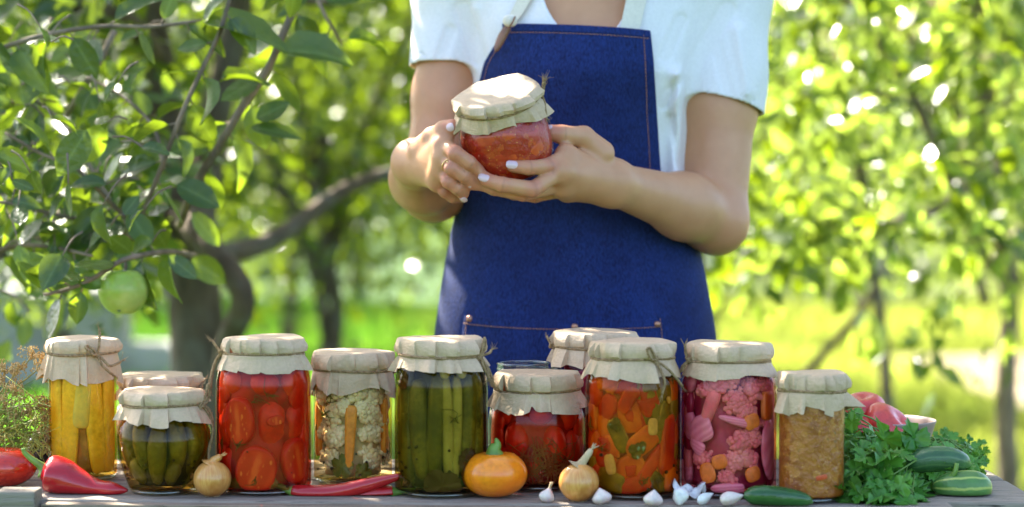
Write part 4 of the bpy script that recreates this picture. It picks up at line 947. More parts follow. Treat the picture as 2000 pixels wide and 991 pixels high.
def twine(j, knot=None, tails=(), loops=(), fray=8, seed=1, r=.00105):
    rg = np.random.default_rng(seed); mb = MB(); n = 220; th = np.linspace(0, 2 * math.pi, n + 1)
    rc = np.append(j.rc, j.rc[0]) + r * .7
    ring = np.stack([rc * np.cos(th), rc * np.sin(th), j.zc + .0010 * np.sin(th * 2 + seed) + 0 * th], 1); two_ply(mb, ring, r, n=620)
    if knot is not None:
        kk = math.radians(knot); R_ = float(np.mean(j.rc)) + .002
        tg, ow = np.array([math.cos(kk), math.sin(kk), 0]), np.array([math.sin(kk), -math.cos(kk), 0])
        W = lambda q: ow * (R_ + q[1]) + tg * q[0] + np.array([0, 0, j.zc + q[2]])
        for s in range(3):
            a = np.linspace(0, 2 * math.pi, 14); o = rg.normal(size=3) * .0008
            q = np.stack([np.cos(a) * .0026, np.sin(a) * .0022 + .001, np.sin(a + s) * .0026], 1) + o; two_ply(mb, [W(v) for v in q], r * .9, n=40)
        for L in list(tails) + list(loops):
            pts = [W((0, .002, 0))] + [W(v) for v in L]; two_ply(mb, spline(pts, 24), r)
            if L in loops: continue
            e, pr = pts[-1], pts[-2]; d = unit(e - pr)
            for _ in range(fray):
                q = d + rg.normal(size=3) * .38; q2 = q + rg.normal(size=3) * .5; l = rg.uniform(.004, .009); mb.add(*tube(spline([e - d * .001, e + q * l * .5, e + q * l * .5 + q2 * l * .5], 6), np.linspace(.00035, .00012, 6), 4))
        for _ in range(int(fray * 1.2)):
            a = rg.integers(0, n); e = ring[a]; q = unit(e * np.array([1, 1, 0])) * .004 + rg.normal(size=3) * .0035; mb.add(*tube(np.array([e, e + q * .6, e + q + np.array([0, 0, .001])]), .00013, 3))
    mb.build('twine', twine_m, j.root)
def jar(label, pxl, pxr, pt, pb, kind, glass=None, name='preserve_jar', cat='jar', group='jars of preserves on the table', at_base=None):
    j = Jar(); mid = (pxl + pxr) / 2; j.kind = kind
    d0 = onplane(mid, pb, T)[1]; wb = PROF[kind][1][1]; R = (pxr - pxl) / 2 / F * d0
    for _ in range(3): dc = d0 + R * wb; R = (pxr - pxl) / 2 / F * dc * .998
    j.R = R; j.x = (mid - 1000) / F * dc * 1.0; j.d = dc; j.H = P(mid, pt, dc + R * .75)[2] - T
    j.root = tag(empty(name, (j.x, dc, T + .0012)), label, cat, group); shell(j, glass or glass_m); return j
def shell(j, gm, wall=True):
    pr = [(.0001, .0035), (j.R * PROF[j.kind][0][1] * .6, .003), (j.R * PROF[j.kind][0][1] * .9, .0002)] + smooth_prof(j.kind, j.R, j.H - .001, .0008, j.H - .0016, 1.0, 40)
    V, Fc = lathe(pr, 72); g_ = mk('glass', V, Fc, gm, j.root); a = np.linspace(0, 2 * math.pi, 65); k = j.R * PROF[j.kind][1][1] - .0022; mk('base_rim', *tube(np.stack([k * np.cos(a), k * np.sin(a), .0026 + 0 * a], 1), .0021, 8, False), thick_g, g_)
def brine(j, m, level=None, name='brine'):
    top = level or j.H * .96
    pr = [(.0001, .0055), (j.R * PROF[j.kind][0][1] * .7, .005)] + smooth_prof(j.kind, j.R, j.H, .0055, top, .972, 30) + [(.0001, top)]
    V, Fc = lathe(pr, 64); mk(name, V, Fc, m, j.root)
def wrap_piece(j, name, m, phi, z0, w_, h_, t_, rot=0, e=(.55, .55), k=.955, inset=0.0, dent=0.0, flat=None, bend=0.0, taper=0.0, seed=0, nu=26, nv=16, lump=0.0, label=None, mode='wrap', lift=None):
    """a piece of vegetable lying against the inside of the jar wall: phi degrees from the front, sizes are half extents"""
    V, Fc = superell(e[0], e[1], nu, nv); ph = math.radians(phi); rg = np.random.default_rng(seed + int(abs(phi) * 7 + z0 * 9000))
    local = V.copy(); X = V[:, 0] * w_ * (1 - taper * V[:, 2]); Z = V[:, 2] * h_; Y = V[:, 1] * t_
    if flat is not None: Y = np.minimum(Y, flat * t_ - .0 * Y)
    X = X + bend * (V[:, 2] ** 2) * w_
    if lump:
        o = rg.uniform(0, 99); q = np.array([nz((v[0] * 1.6 + o, v[1] * 1.6, v[2] * 1.6)) for v in V]); q2 = np.array([nz((v[0] * 4 + o, v[1] * 4, v[2] * 4)) for v in V]); f = 1 + lump * (q + .4 * q2); X, Y, Z = X * f, Y * f, Z * f
    c, s = math.cos(math.radians(rot)), math.sin(math.radians(rot)); X, Z = X * c - Z * s, X * s + Z * c
    zz = z0 + Z; tmax = float(Y.max())
    rw = np.interp(zz, np.linspace(0, j.H, 60), [prof_r(j, q) for q in np.linspace(0, j.H, 60)]) * k - inset
    r_ = rw - tmax + Y - (lift or 0)
    a = ph + X / (j.R * k)
    if mode == 'rigid': 
        rc = prof_r(j, z0) * k - inset - tmax; P_ = np.stack([rc * math.sin(ph) + X * math.cos(ph) + Y * math.sin(ph), -rc * math.cos(ph) + X * math.sin(ph) - Y * math.cos(ph), zz], 1)
        rr = np.hypot(P_[:, 0], P_[:, 1]); lim = np.minimum(1, rw / (rr + 1e-9)); P_[:, :2] *= lim[:, None]
    else: P_ = np.stack([r_ * np.sin(a), -r_ * np.cos(a), zz], 1)
    P_[:, 2] = np.clip(P_[:, 2], .006, j.H * .955)
    o = mk(name, P_, Fc, m, j.root)
    at_ = o.data.attributes.new('cut', 'FLOAT_VECTOR', 'POINT'); at_.data.foreach_set('vector', local.astype(np.float32).ravel())
    if label: o['label'] = label
    return o
def side_fill(j, name, ms, n=16, seed=0, z0=.016, z1=None, w_=.016, h_=.018):
    rg = np.random.default_rng(seed); z1 = z1 or j.H * .80
    for i in range(n):
        s = 1 if i % 2 else -1; wrap_piece(j, name, ms[i % len(ms)], s * rg.uniform(70, 100), z0 + (z1 - z0) * ((i // 2) + rg.random() * .8) / (n / 2), w_ * rg.uniform(.8, 1.2), h_ * rg.uniform(.8, 1.2), .006, rg.uniform(-30, 30), (.8, .9), inset=.001, seed=i, lump=.06)
def spices(j, seed, n=9, sprigs=7, lo=.01, hi=.5, ph=75):
    rg = np.random.default_rng(seed); V0, F0 = ico(2)
    for i in range(n):
        z = j.H * rg.uniform(lo, hi * .6) + .006; a = math.radians(rg.uniform(-ph, ph)); r_ = prof_r(j, z) * .965 - .002; mk('peppercorn', V0 * rg.uniform(.0014, .0021) + np.array([r_ * math.sin(a), -r_ * math.cos(a), z]), F0, pepper_c, j.root)
    for i in range(sprigs):
        z0 = j.H * rg.uniform(lo, .8); a0 = rg.uniform(-ph, ph); d = rg.normal(size=2); d /= np.linalg.norm(d); b = MB()
        for k in range(5):
            pts = []
            for s in np.linspace(0, 1, 5): z = np.clip(z0 + d[1] * .012 * s + .006 * s * s * rg.normal(), .007, j.H * .84); a = math.radians(a0) + (d[0] * .012 * s + .006 * s * s * rg.normal()) / j.R; r_ = prof_r(j, float(z)) * .966 - .0006; pts.append((r_ * math.sin(a), -r_ * math.cos(a), z))
            b.add(*tube(spline(pts, 7), .0004, 4))
        b.build('dill_sprig', herb_v, j.root)
def core(j, m, name, k=.70, top=.86, seed=3):
    rg = np.random.default_rng(seed); o = rg.uniform(0, 50)
    pr = [(.0001, .008)] + smooth_prof(j.kind, j.R, j.H, .009, j.H * top, k, 22) + [(.0001, j.H * top)]
    V, Fc = lathe(pr, 40); V = np.array([[x * (1 + .10 * nz((x * 60 + o, y * 60, z * 60))), y * (1 + .10 * nz((x * 60 + o, y * 60, z * 60))), z] for x, y, z in V]); mk(name, V, Fc, m, j.root)
_fl = {}
_b2 = ico(2); _b2 = (_b2[0], np.array(_b2[1]))
def floret_mesh(seed, stem):
    """a head of small buds on a short stem"""
    if (seed, stem) in _fl: return _fl[(seed, stem)]
    rg = np.random.default_rng(40 + seed); Vs_, Fs_ = [], []; n = 0
    lobes = [unit(np.array([rg.normal() * .8, rg.normal() * .8, .55 + rg.random()])) for _ in range(7)]
    for k in range(64):
        l = lobes[k % 7]; d = unit(l + rg.normal(size=3) * .42)
        if d[2] < -.15: d[2] = abs(d[2])
        c = d * rg.uniform(.66, .84); r = rg.uniform(.15, .25); Vs_.append(_b2[0] * r * (1 + .12 * np.sin(_b2[0][:, :1] * 9 + k) * np.cos(_b2[0][:, 2:] * 8)) + c); Fs_.append(_b2[1] + n); n += len(_b2[0])
    for (c, r, sz) in ((np.array([0, 0, .25]), .62, 1.0), (np.array([0, 0, -.25]), .36, 1.1), (np.array([.05, 0, -.6 * (.5 + stem)]), .30, 1.3 * (.6 + stem))): Vs_.append(_b2[0] * np.array([r, r, r * sz]) + c); Fs_.append(_b2[1] + n); n += len(_b2[0])
    _fl[(seed, stem)] = (np.concatenate(Vs_), np.concatenate(Fs_)); return _fl[(seed, stem)]
def floret(j, m, phi, z0, size, seed, tilt=0.0, roll=0.0, stem=.7, inset=0.0, name='cauliflower_floret', squash=.8):
    V, Fc = floret_mesh(seed % 6, stem); ph = math.radians(phi)
    R_ = rotM((0, 1, 0), math.radians(roll)) @ rotM((1, 0, 0), math.radians(tilt)) @ rotM((0, 0, 1), seed * 1.3)
    q = V @ R_.T * size; q[:, 1] *= squash; rc = prof_r(j, z0) * .955 - size * .80 - inset
    P_ = np.stack([rc * math.sin(ph) + q[:, 0] * math.cos(ph) - q[:, 1] * math.sin(ph), -rc * math.cos(ph) + q[:, 0] * math.sin(ph) + q[:, 1] * math.cos(ph), z0 + q[:, 2]], 1)
    rw = np.interp(P_[:, 2], np.linspace(0, j.H, 50), [prof_r(j, t) for t in np.linspace(0, j.H, 50)]) * .957; rr = np.hypot(P_[:, 0], P_[:, 1]); P_[:, :2] *= np.minimum(1, rw / (rr + 1e-9))[:, None]; P_[:, 2] = np.clip(P_[:, 2], .006, j.H * .95)
    mk(name, P_, Fc, m, j.root)
def leaf_shape(n=40, lobes=5, deep=.45):
    a = np.linspace(0, 2 * math.pi, n, endpoint=False); r = .55 + .45 * np.abs(np.cos(a * lobes / 2)) ** .6 * (1 - .3 * deep) + .05 * np.sin(a * 17); return np.stack([r * np.sin(a), -r * np.cos(a)], 1)
def wrap_leaf(j, m, phi, z0, s, rot=0, inset=.001, name='herb_leaf', lobes=5):
    o2 = leaf_shape(lobes=lobes); c, sn = math.cos(math.radians(rot)), math.sin(math.radians(rot)); pts = np.vstack([o2 * f for f in (1, .66, .33)] + [np.zeros((1, 2))]); x = (pts[:, 0] * c - pts[:, 1] * sn) * s; z = np.clip(z0 + (pts[:, 0] * sn + pts[:, 1] * c) * s, .007, j.H * .9); n = len(o2)
    rw = np.interp(z, np.linspace(0, j.H, 50), [prof_r(j, t) for t in np.linspace(0, j.H, 50)]) * .95 - inset - .002 * np.array([nz((a * 200, b * 200, 1)) for a, b in zip(x, z)]); a = math.radians(phi) + x / j.R
    V = np.stack([rw * np.sin(a), -rw * np.cos(a), z], 1); Fc = [[k * n + i, k * n + (i + 1) % n, (k + 1) * n + (i + 1) % n, (k + 1) * n + i] for k in (0, 1) for i in range(n)] + [[2 * n + i, 2 * n + (i + 1) % n, 3 * n] for i in range(n)]
    mk(name, V, Fc, m, j.root)

def veg(name, c1, c2, scale=40, rough=.42, sss=.2, **k): return mat(name, c1, c2, scale, rough=rough, sss=sss, sssr=(.008, .005, .002), **k)
yellow_v = veg('yellow_pepper_flesh', (.85, .50, .02), (.90, .60, .05), 30, c3=(.76, .38, .01), scale3=25, stretch=(1, 1, .12))
pale_v = veg('pale_pepper_flesh', (.72, .58, .16), (.66, .47, .08), 30, stretch=(1, 1, .12))
gherk_v = mat('gherkin_skin', (.20, .16, .012), (.32, .25, .03), 55, .42, .62, rough=.4, c3=(.13, .10, .01), scale3=30, bmp=.5, bscale=120, bdist=.003)
cuc_v = mat('pickled_cucumber_skin', (.15, .135, .014), (.34, .29, .06), 16, .40, .62, rough=.4, stretch=(1.6, 1.6, .06), c3=(.075, .075, .012), scale3=24, bmp=.4, bscale=90, bdist=.002)
spear_v = veg('cucumber_flesh', (.46, .40, .13), (.34, .30, .07), 30, stretch=(1.5, 1.5, .05), c3=(.52, .47, .20), scale3=30)
cuc_dark = mat('brown_bay_leaf', (.055, .022, .008), (.085, .04, .012), 30, rough=.4)
carrot_v = veg('carrot', (.75, .24, .02), (.82, .32, .04), 25, stretch=(1, 1, .3), rim=(.86, .42, .08))
caul_v = veg('cauliflower', (.95, .80, .54), (.88, .66, .38), 60, rough=.6, c3=(.96, .84, .62), scale3=35)
caul_p = veg('pink_cauliflower', (.86, .27, .24), (.76, .15, .17), 50, rough=.6, c3=(.82, .36, .28), scale3=35)
onion_p = veg('pink_onion', (.80, .32, .38), (.66, .16, .24), 12, stretch=(1, 1, .05), rough=.3)
nt = onion_p.node_tree; bs = nt.nodes['Principled BSDF']; an = nt.nodes.new('ShaderNodeAttribute'); an.attribute_name = 'cut'; vd = nt.nodes.new('ShaderNodeVectorMath'); vd.operation = 'DISTANCE'; vd.inputs[1].default_value = (.4, 0, -1.3)
nt.links.new(an.outputs['Vector'], vd.inputs[0]); m1 = nt.nodes.new('ShaderNodeMath'); m1.operation = 'MULTIPLY_ADD'; m1.inputs[1].default_value = 15; nt.links.new(vd.outputs['Value'], m1.inputs[0]); nt.links.new(noise_fac(nt, texco(nt), 50), m1.inputs[2]); m2 = nt.nodes.new('ShaderNodeMath'); m2.operation = 'SINE'; nt.links.new(m1.outputs[0], m2.inputs[0])
r = nt.nodes.new('ShaderNodeMapRange'); r.inputs[1].default_value = -1.0; r.inputs[2].default_value = 1.8; nt.links.new(m2.outputs[0], r.inputs[0]); nt.links.new(mixc(nt, r.outputs[0], bs.inputs['Base Color'].links[0].from_socket, (.82, .38, .43)), bs.inputs['Base Color'])
beet_v = veg('beet_slice', (.42, .025, .075), (.28, .010, .045), 40)
garlic_v = veg('garlic_flesh', (.78, .68, .40), (.68, .56, .26), 60, rough=.4)
red_v = veg('red_pepper_flesh', (.56, .035, .008), (.44, .02, .005), 40, c3=(.66, .09, .012), scale3=24, rim=(.74, .20, .04))
orange_v = veg('orange_pepper_flesh', (.70, .16, .012), (.60, .10, .01), 40, c3=(.74, .24, .02), scale3=24, rim=(.82, .40, .10))
green_v = veg('green_pepper_flesh', (.25, .23, .02), (.36, .30, .03), 40, c3=(.17, .16, .015), scale3=24, rim=(.48, .44, .12))
tom_v = veg('pickled_tomato_skin', (.62, .036, .010), (.70, .065, .014), 18, rough=.3, c3=(.76, .14, .02), scale3=16)
plum_v = veg('small_tomato_skin', (.62, .032, .010), (.70, .055, .014), 18, rough=.3, c3=(.74, .10, .02), scale3=14)
pepper_c = mat('peppercorn', (.03, .02, .012), (.07, .05, .03), 300, rough=.6)
herb_v = mat('pickled_herb', (.09, .10, .012), (.16, .15, .02), 60, rough=.5)
# cut tomato face: pale core, seed chambers, red rim
tomcut_v, nt, bs, out = nodes_of('tomato_cut_face')
at_ = nt.nodes.new('ShaderNodeAttribute'); at_.attribute_name = 'cut'
sx = nt.nodes.new('ShaderNodeSeparateXYZ'); nt.links.new(at_.outputs['Vector'], sx.inputs[0])
def mth(op, a, b=None):
    n = nt.nodes.new('ShaderNodeMath'); n.operation = op
    for i, v in enumerate((a, b)):
        if v is None: continue
        if isinstance(v, (int, float)): n.inputs[i].default_value = v
        else: nt.links.new(v, n.inputs[i])
    return n.outputs[0]
def mrange(v, lo, hi):
    r = nt.nodes.new('ShaderNodeMapRange'); r.inputs[1].default_value = lo; r.inputs[2].default_value = hi; nt.links.new(v, r.inputs[0]); return r.outputs[0]
nzf = noise_fac(nt, texco(nt), 60, .2, .8, 3); ax_ = mth('ABSOLUTE', mth('ADD', sx.outputs[0], mth('MULTIPLY', mth('SUBTRACT', nzf, .5), .22))); az_ = sx.outputs[2]
rad2 = mth('SQRT', mth('ADD', mth('POWER', sx.outputs[0], 2.0), mth('POWER', az_, 2.0)))
corem = mth('MULTIPLY', mrange(ax_, .20, .06), mrange(mth('ABSOLUTE', az_), .85, .45))
gel = mth('MULTIPLY', mth('MULTIPLY', mrange(ax_, .22, .32), mrange(ax_, .68, .56)), mrange(mth('ABSOLUTE', az_), .72, .55))
vor = nt.nodes.new('ShaderNodeTexVoronoi'); vor.inputs['Scale'].default_value = 190; nt.links.new(texco(nt, 'Object', (1, 1, .55)), vor.inputs['Vector']); seed_f = mth('MULTIPLY', mrange(vor.outputs['Distance'], .34, .22), gel)
face = mth('MULTIPLY', mrange(sx.outputs[1], .30, .48), mrange(rad2, 1.05, .9))
c_ = mixc(nt, noise_fac(nt, texco(nt), 40), (.52, .045, .012), (.62, .08, .018)); c_ = mixc(nt, mth('MULTIPLY', corem, .85), c_, (.72, .26, .06)); c_ = mixc(nt, mth('MULTIPLY', gel, .7), c_, (.50, .05, .008)); c_ = mixc(nt, seed_f, c_, (.74, .38, .08)); c_ = mixc(nt, mrange(rad2, .80, .92), c_, (.50, .022, .008))
nt.links.new(c_, bs.inputs['Base Color']); bs.inputs['Roughness'].default_value = .3; bs.inputs['Subsurface Weight'].default_value = .15; bs.inputs['Subsurface Radius'].default_value = (.006, .003, .002)
def deep(name, *c): return mat(name, c, tuple(x * .6 for x in c), 40, rough=.5)  # dark core colours: shade of the gaps between pieces put into the colour
def paste(name, base, c2, bits, seeds, dark):
    m, nt, bs, out = nodes_of(name); co = texco(nt)
    c_ = mixc(nt, noise_fac(nt, co, 55, .38, .62, 5), base, c2)
    v = nt.nodes.new('ShaderNodeTexVoronoi'); v.inputs['Scale'].default_value = 150; nt.links.new(co, v.inputs['Vector'])
    r = nt.nodes.new('ShaderNodeMapRange'); r.inputs[1].default_value = .62; r.inputs[2].default_value = .9; sp = nt.nodes.new('ShaderNodeSeparateXYZ'); nt.links.new(v.outputs['Color'], sp.inputs[0]); nt.links.new(sp.outputs[0], r.inputs[0]); c_ = mixc(nt, r.outputs[0], c_, bits)
    v2 = nt.nodes.new('ShaderNodeTexVoronoi'); v2.inputs['Scale'].default_value = 290; nt.links.new(co, v2.inputs['Vector']); r2 = nt.nodes.new('ShaderNodeMapRange'); r2.inputs[1].default_value = .24; r2.inputs[2].default_value = .14; nt.links.new(v2.outputs['Distance'], r2.inputs[0])
    sp2 = nt.nodes.new('ShaderNodeSeparateXYZ'); nt.links.new(v2.outputs['Color'], sp2.inputs[0]); g = nt.nodes.new('ShaderNodeMath'); g.operation = 'GREATER_THAN'; g.inputs[1].default_value = .72; nt.links.new(sp2.outputs[1], g.inputs[0]); mu = nt.nodes.new('ShaderNodeMath'); mu.operation = 'MULTIPLY'; nt.links.new(g.outputs[0], mu.inputs[0]); nt.links.new(r2.outputs[0], mu.inputs[1])
    c_ = mixc(nt, mu.outputs[0], c_, seeds); c_ = mixc(nt, noise_fac(nt, co, 130, .66, .74, 3), c_, dark); nt.links.new(c_, bs.inputs['Base Color'])
    bs.inputs['Roughness'].default_value = .35; bs.inputs['Subsurface Weight'].default_value = .15; bs.inputs['Subsurface Radius'].default_value = (.006, .004, .002); bump(nt, noise_fac(nt, co, 140, .2, .8, 4), bs, .5, .003); return m
def fill_paste(j, m, name, top=.9, k=.965):
    pr = [(.0001, .005), (j.R * PROF[j.kind][0][1] * .8, .005)] + smooth_prof(j.kind, j.R, j.H, .006, j.H * top, k, 40) + [(.0001, j.H * top)]
    V, Fc = lathe(pr, 90); q = np.array([1 + .012 * nz((x * 140, y * 140, z * 140)) - .006 for x, y, z in V]); V[:, :2] *= q[:, None]; mk(name, V, Fc, m, j.root)

# --- tall jar of yellow peppers
j = jar('tall slim jar of yellow pepper strips, tied with a twine bow at the front', 93, 226, 660, 944, 'straight')
paper(j, j.R * 1.02, .016, .030, 4, .25, .18); twine(j, 34, tails=[[(.006, .006, -.006), (.012, .010, -.013), (.02, .008, -.012), (.028, .006, -.009)], [(.001, .006, .010), (.003, .004, .026)], [(.004, .008, -.012), (.012, .008, -.020), (.018, .006, -.024)]], loops=[[(-.006, .006, .006), (-.013, .006, .011), (-.016, .008, .009), (-.008, .008, .001), (0, .003, 0)]], seed=2)
brine(j, brine_mat('golden_brine', (1.0, .93, .62), (.95, .66, .16)))
core(j, deep('deep_yellow', .45, .20, .01), 'packed_peppers', .70, .9)
for i, (ph, z, w_, h_, ro, m) in enumerate([(-52, .072, .0135, .062, 2, yellow_v), (-14, .068, .0125, .060, -3, yellow_v), (12, .098, .011, .036, -6, pale_v), (36, .072, .013, .064, 6, yellow_v), (74, .070, .014, .062, 0, yellow_v), (-95, .07, .014, .062, 0, yellow_v), (120, .07, .016, .062, 0, yellow_v), (-140, .07, .016, .062, 3, yellow_v), (170, .07, .016, .06, 0, pale_v)]):
    wrap_piece(j, 'pepper_strip', m, ph, z, w_, h_, .005, ro, (.35, .6), inset=.001 if m is yellow_v else 0, taper=.12 * (-1) ** i, seed=i)

# --- two bulbous gherkin jars
def gherkin_jar(label, a, b, pt, pb, lidw, hem, seed, knot, tails, loops, fill):
    j = jar(label, a, b, pt, pb, 'tulip'); paper(j, lidw / 2 / F * j.d, .015, hem, seed, .25, .40, 1.1); twine(j, knot, tails, loops, seed=seed)
    return j
j = gherkin_jar('bulbous jar behind the gherkin jar, only its paper cover showing', 222, 402, 727, 925, 158, .016, 21, 74, [[(.004, .004, .006), (.006, .006, .010)]], [], 0)
fill_paste(j, paste('red_relish', (.45, .05, .01), (.55, .12, .02), (.6, .2, .03), (.7, .4, .1), (.2, .02, .01)), 'relish', .88)
j = gherkin_jar('bulbous jar of olive green gherkins, standing in front of another paper topped jar', 225, 411, 757, 971, 158, .017, 22, 70, [[(.006, .006, -.010), (.010, .010, -.03), (.008, .006, -.05), (.005, .008, -.066)], [(.008, .006, -.006), (.013, .008, -.02), (.012, .008, -.04)]], [[(.002, .006, .012), (.004, .007, .022), (.007, .008, .016), (.006, .006, .004), (0, .003, 0)]], 1)
brine(j, brine_mat('olive_brine', (.84, .70, .36), (.46, .32, .07))); core(j, deep('deep_olive', .05, .043, .005), 'packed_gherkins', .68, .9)
for i, (ph, z, w_, h_, ro, le) in enumerate([(-62, .062, .0125, .040, -12, 0), (-30, .064, .013, .036, 8, 0), (-2, .046, .0145, .036, -4, 0), (32, .062, .0135, .036, 4, 1), (64, .06, .0125, .040, 10, 0), (96, .06, .013, .04, 0, 0), (-98, .06, .013, .04, 0, 0), (140, .06, .015, .04, 0, 0), (-140, .06, .015, .04, 0, 0), (180, .06, .015, .04, 0, 0), (10, .088, .011, .014, 60, 0), (-44, .026, .012, .016, 30, 0), (26, .024, .012, .015, -40, 0)]):
    wrap_piece(j, 'gherkin', gherk_v, ph, z, w_, h_, .012, ro, (.8, 1), inset=.0015, seed=i, lump=.06)

spices(j, 5, 10, 6)
# --- litre of halved tomatoes
j = jar('litre jar of halved red tomatoes beside the cauliflower jar', 420, 608, 656, 971, 'litre')
paper(j, 155 / 2 / F * j.d, .017, .018, 31, .1, .22); twine(j, -78, [[(-.004, .006, .006), (-.008, .010, .012)], [(-.004, .008, -.010), (-.004, .013, -.026), (-.002, .017, -.046)], [(-.002, .008, -.010), (.0, .012, -.024), (.002, .014, -.040)]], [], seed=5, fray=14)
brine(j, brine_mat('red_brine', (.93, .54, .40), (.64, .09, .05))); core(j, deep('deep_red', .42, .022, .006), 'packed_tomatoes', .80, .92)
for i, (ph, z, w_, h_, ro, m) in enumerate([(-28, .082, .0205, .027, 4, tomcut_v), (-4, .028, .026, .027, -18, tomcut_v), (-48, .126, .021, .018, 10, tom_v), (20, .080, .025, .030, 0, tom_v), (8, .124, .026, .017, -6, tom_v), (52, .122, .018, .021, 6, tom_v), (56, .036, .022, .026, 12, tomcut_v), (62, .080, .022, .025, 0, tom_v), (-70, .075, .020, .032, 0, tom_v), (-62, .03, .020, .024, 10, tom_v),
     (100, .04, .026, .028, 0, tom_v), (104, .096, .026, .028, 0, tom_v), (-108, .04, .026, .028, 0, tom_v), (-112, .1, .026, .028, 0, tom_v), (150, .05, .028, .03, 0, tom_v), (150, .11, .028, .03, 0, tom_v), (-155, .05, .028, .03, 0, tom_v), (-155, .11, .028, .03, 0, tom_v)]):
    wrap_piece(j, 'tomato_half', m, ph, z, w_, h_, .020 if m is tom_v else .012, ro, (.85, .95), seed=i, flat=.5 if m is tomcut_v else None, inset=0 if m is tomcut_v else .002, lump=.05, nu=40, nv=28, label='tomato half with its cut face against the glass' if m is tomcut_v else None)
side_fill(j, 'tomato_half', [tom_v, plum_v], 14, 1, w_=.022, h_=.022)
wrap_piece(j, 'tomato_half', tomcut_v, 22, .083, .011, .006, .004, 4, (.9, .9), flat=.5, inset=-.0005)
wrap_leaf(j, herb_v, 10, .010, .016, 40); wrap_leaf(j, herb_v, -35, .008, .014, 0)

spices(j, 1, 5, 6)
# --- cauliflower and carrots
j = jar('jar of white cauliflower florets and carrot sticks', 610, 767, 684, 951, 'straight')
paper(j, j.R * 1.01, .020, .026, 41, .5, .10, 1.25); twine(j, 88, [[(.0, .002, .004), (.002, .003, .008)]], [], seed=6, fray=5)
brine(j, brine_mat('pale_brine', (.99, .92, .74), (.80, .58, .24))); core(j, deep('deep_tan', .60, .44, .22), 'packed_cauliflower', .70, .9)
for i, (ph, z, s, ti, ro) in enumerate([(-24, .112, .0165, 60, 20), (12, .108, .0155, 70, -10), (-50, .105, .014, 60, 40), (-34, .080, .0145, 70, 0), (-36, .055, .0165, 80, 10), (-48, .028, .0150, 60, 60), (38, .080, .0150, 70, -20), (40, .056, .0145, 75, 0), (50, .100, .0150, 60, -30), (44, .032, .0155, 60, -120), (70, .07, .015, 70, 0), (-76, .06, .015, 70, 0), (-78, .10, .015, 70, 0), (78, .11, .014, 60, 0), (78, .03, .014, 60, 0), (-12, .088, .012, 60, 0), (22, .086, .011, 60, 0),
       (110, .04, .018, 60, 0), (110, .09, .018, 60, 0), (-112, .04, .018, 60, 0), (-112, .09, .018, 60, 0), (150, .06, .018, 60, 0), (-150, .06, .018, 60, 0), (180, .1, .018, 60, 0)]):
    floret(j, caul_v, ph, z, s * 1.12, i, ti, ro, .9 if i in (0, 9) else .5)
wrap_piece(j, 'carrot_stick', carrot_v, 0, .056, .0065, .036, .004, -3, (.4, .5), taper=-.25, inset=-.0002); wrap_piece(j, 'carrot_stick', carrot_v, -74, .062, .006, .032, .004, 0, (.4, .5)); wrap_piece(j, 'carrot_stick', carrot_v, 68, .066, .005, .032, .004, 0, (.4, .5))
wrap_leaf(j, herb_v, -12, .022, .016, 30, .0005); wrap_leaf(j, herb_v, 20, .016, .012, 80, .0005)

spices(j, 2, 8, 5)
# --- litre of cucumbers
j = jar('litre jar of dark green pickled cucumbers with garlic cloves at the top', 768, 953, 657, 976, 'litre')
paper(j, 163 / 2 / F * j.d, .019, .016, 51, .25, .28, 1.2); twine(j, 62, [[(.010, .008, .003), (.016, .008, .006)], [(.006, .006, -.010), (.010, .008, -.022)], [(.010, .006, -.012), (.020, .006, -.024)], [(.002, .006, -.012), (.010, .008, -.025)]], [[(.0, .006, .012), (.004, .006, .020), (.006, .006, .010), (0, .003, 0)]], seed=7, fray=18)
brine(j, brine_mat('green_brine', (.72, .62, .30), (.34, .26, .06))); core(j, deep('deep_green', .05, .048, .006), 'packed_cucumbers', .70, .9)
for i, (ph, z, w_, h_, ro) in enumerate([(-62, .078, .0145, .064, 2), (-33, .074, .0165, .056, 7), (-6, .080, .0125, .058, -3), (12, .078, .0085, .056, 2), (26, .076, .0080, .058, -2), (49, .078, .0150, .060, -5), (76, .078, .0145, .064, 0), (-95, .078, .017, .064, 0), (108, .078, .017, .064, 0), (140, .078, .017, .064, 0), (-130, .078, .017, .064, 0), (175, .078, .019, .064, 0)]):
    wrap_piece(j, 'pickled_cucumber', spear_v if ph in (12, 26) else cuc_v, ph, z, w_, h_, .012, ro, (.55, .9), inset=.0015, seed=i, lump=.03, nv=24)
for ph, z in ((8, .140), (36, .140)): wrap_piece(j, 'garlic_clove', garlic_v, ph, z, .0072, .0095, .006, 0, (.9, .9), inset=.001, label='garlic clove')
wrap_leaf(j, cuc_dark, 42, .036, .020, 20, .0004, 'bay_leaf', 2); wrap_leaf(j, cuc_dark, 4, .014, .024, 80, .0004, 'bay_leaf', 2); wrap_leaf(j, cuc_dark, -60, .132, .016, 20, .0004, 'bay_leaf', 2)

spices(j, 3, 12, 9)
# --- empty jar standing behind
j = jar('empty clear glass jar, open, behind the small tomato jar', 960, 1084, 706, 936, 'litre', glass_e, cat='glass jar'); del j.root['group']
b = MB()
for z_, r_ in ((j.H - .0012, .0016), (j.H - .008, .0011), (j.H - .013, .0011), (j.H - .019, .0014)):
    a = np.linspace(0, 2 * math.pi, 61); k = prof_r(j, z_) - (.001 if r_ > .0015 else 0); b.add(*tube(np.stack([k * np.cos(a), k * np.sin(a), z_ + 0 * a + (0 if r_ > .0015 else .002 * a / 6.28)], 1), r_, 8, False))
b.build('rim', thick_g, j.root)
V, Fc = lathe(smooth_prof('litre', j.R, j.H, .006, j.H - .002, .955, 30), 64); mk('inner_wall', V, Fc, glass_e, j.root)

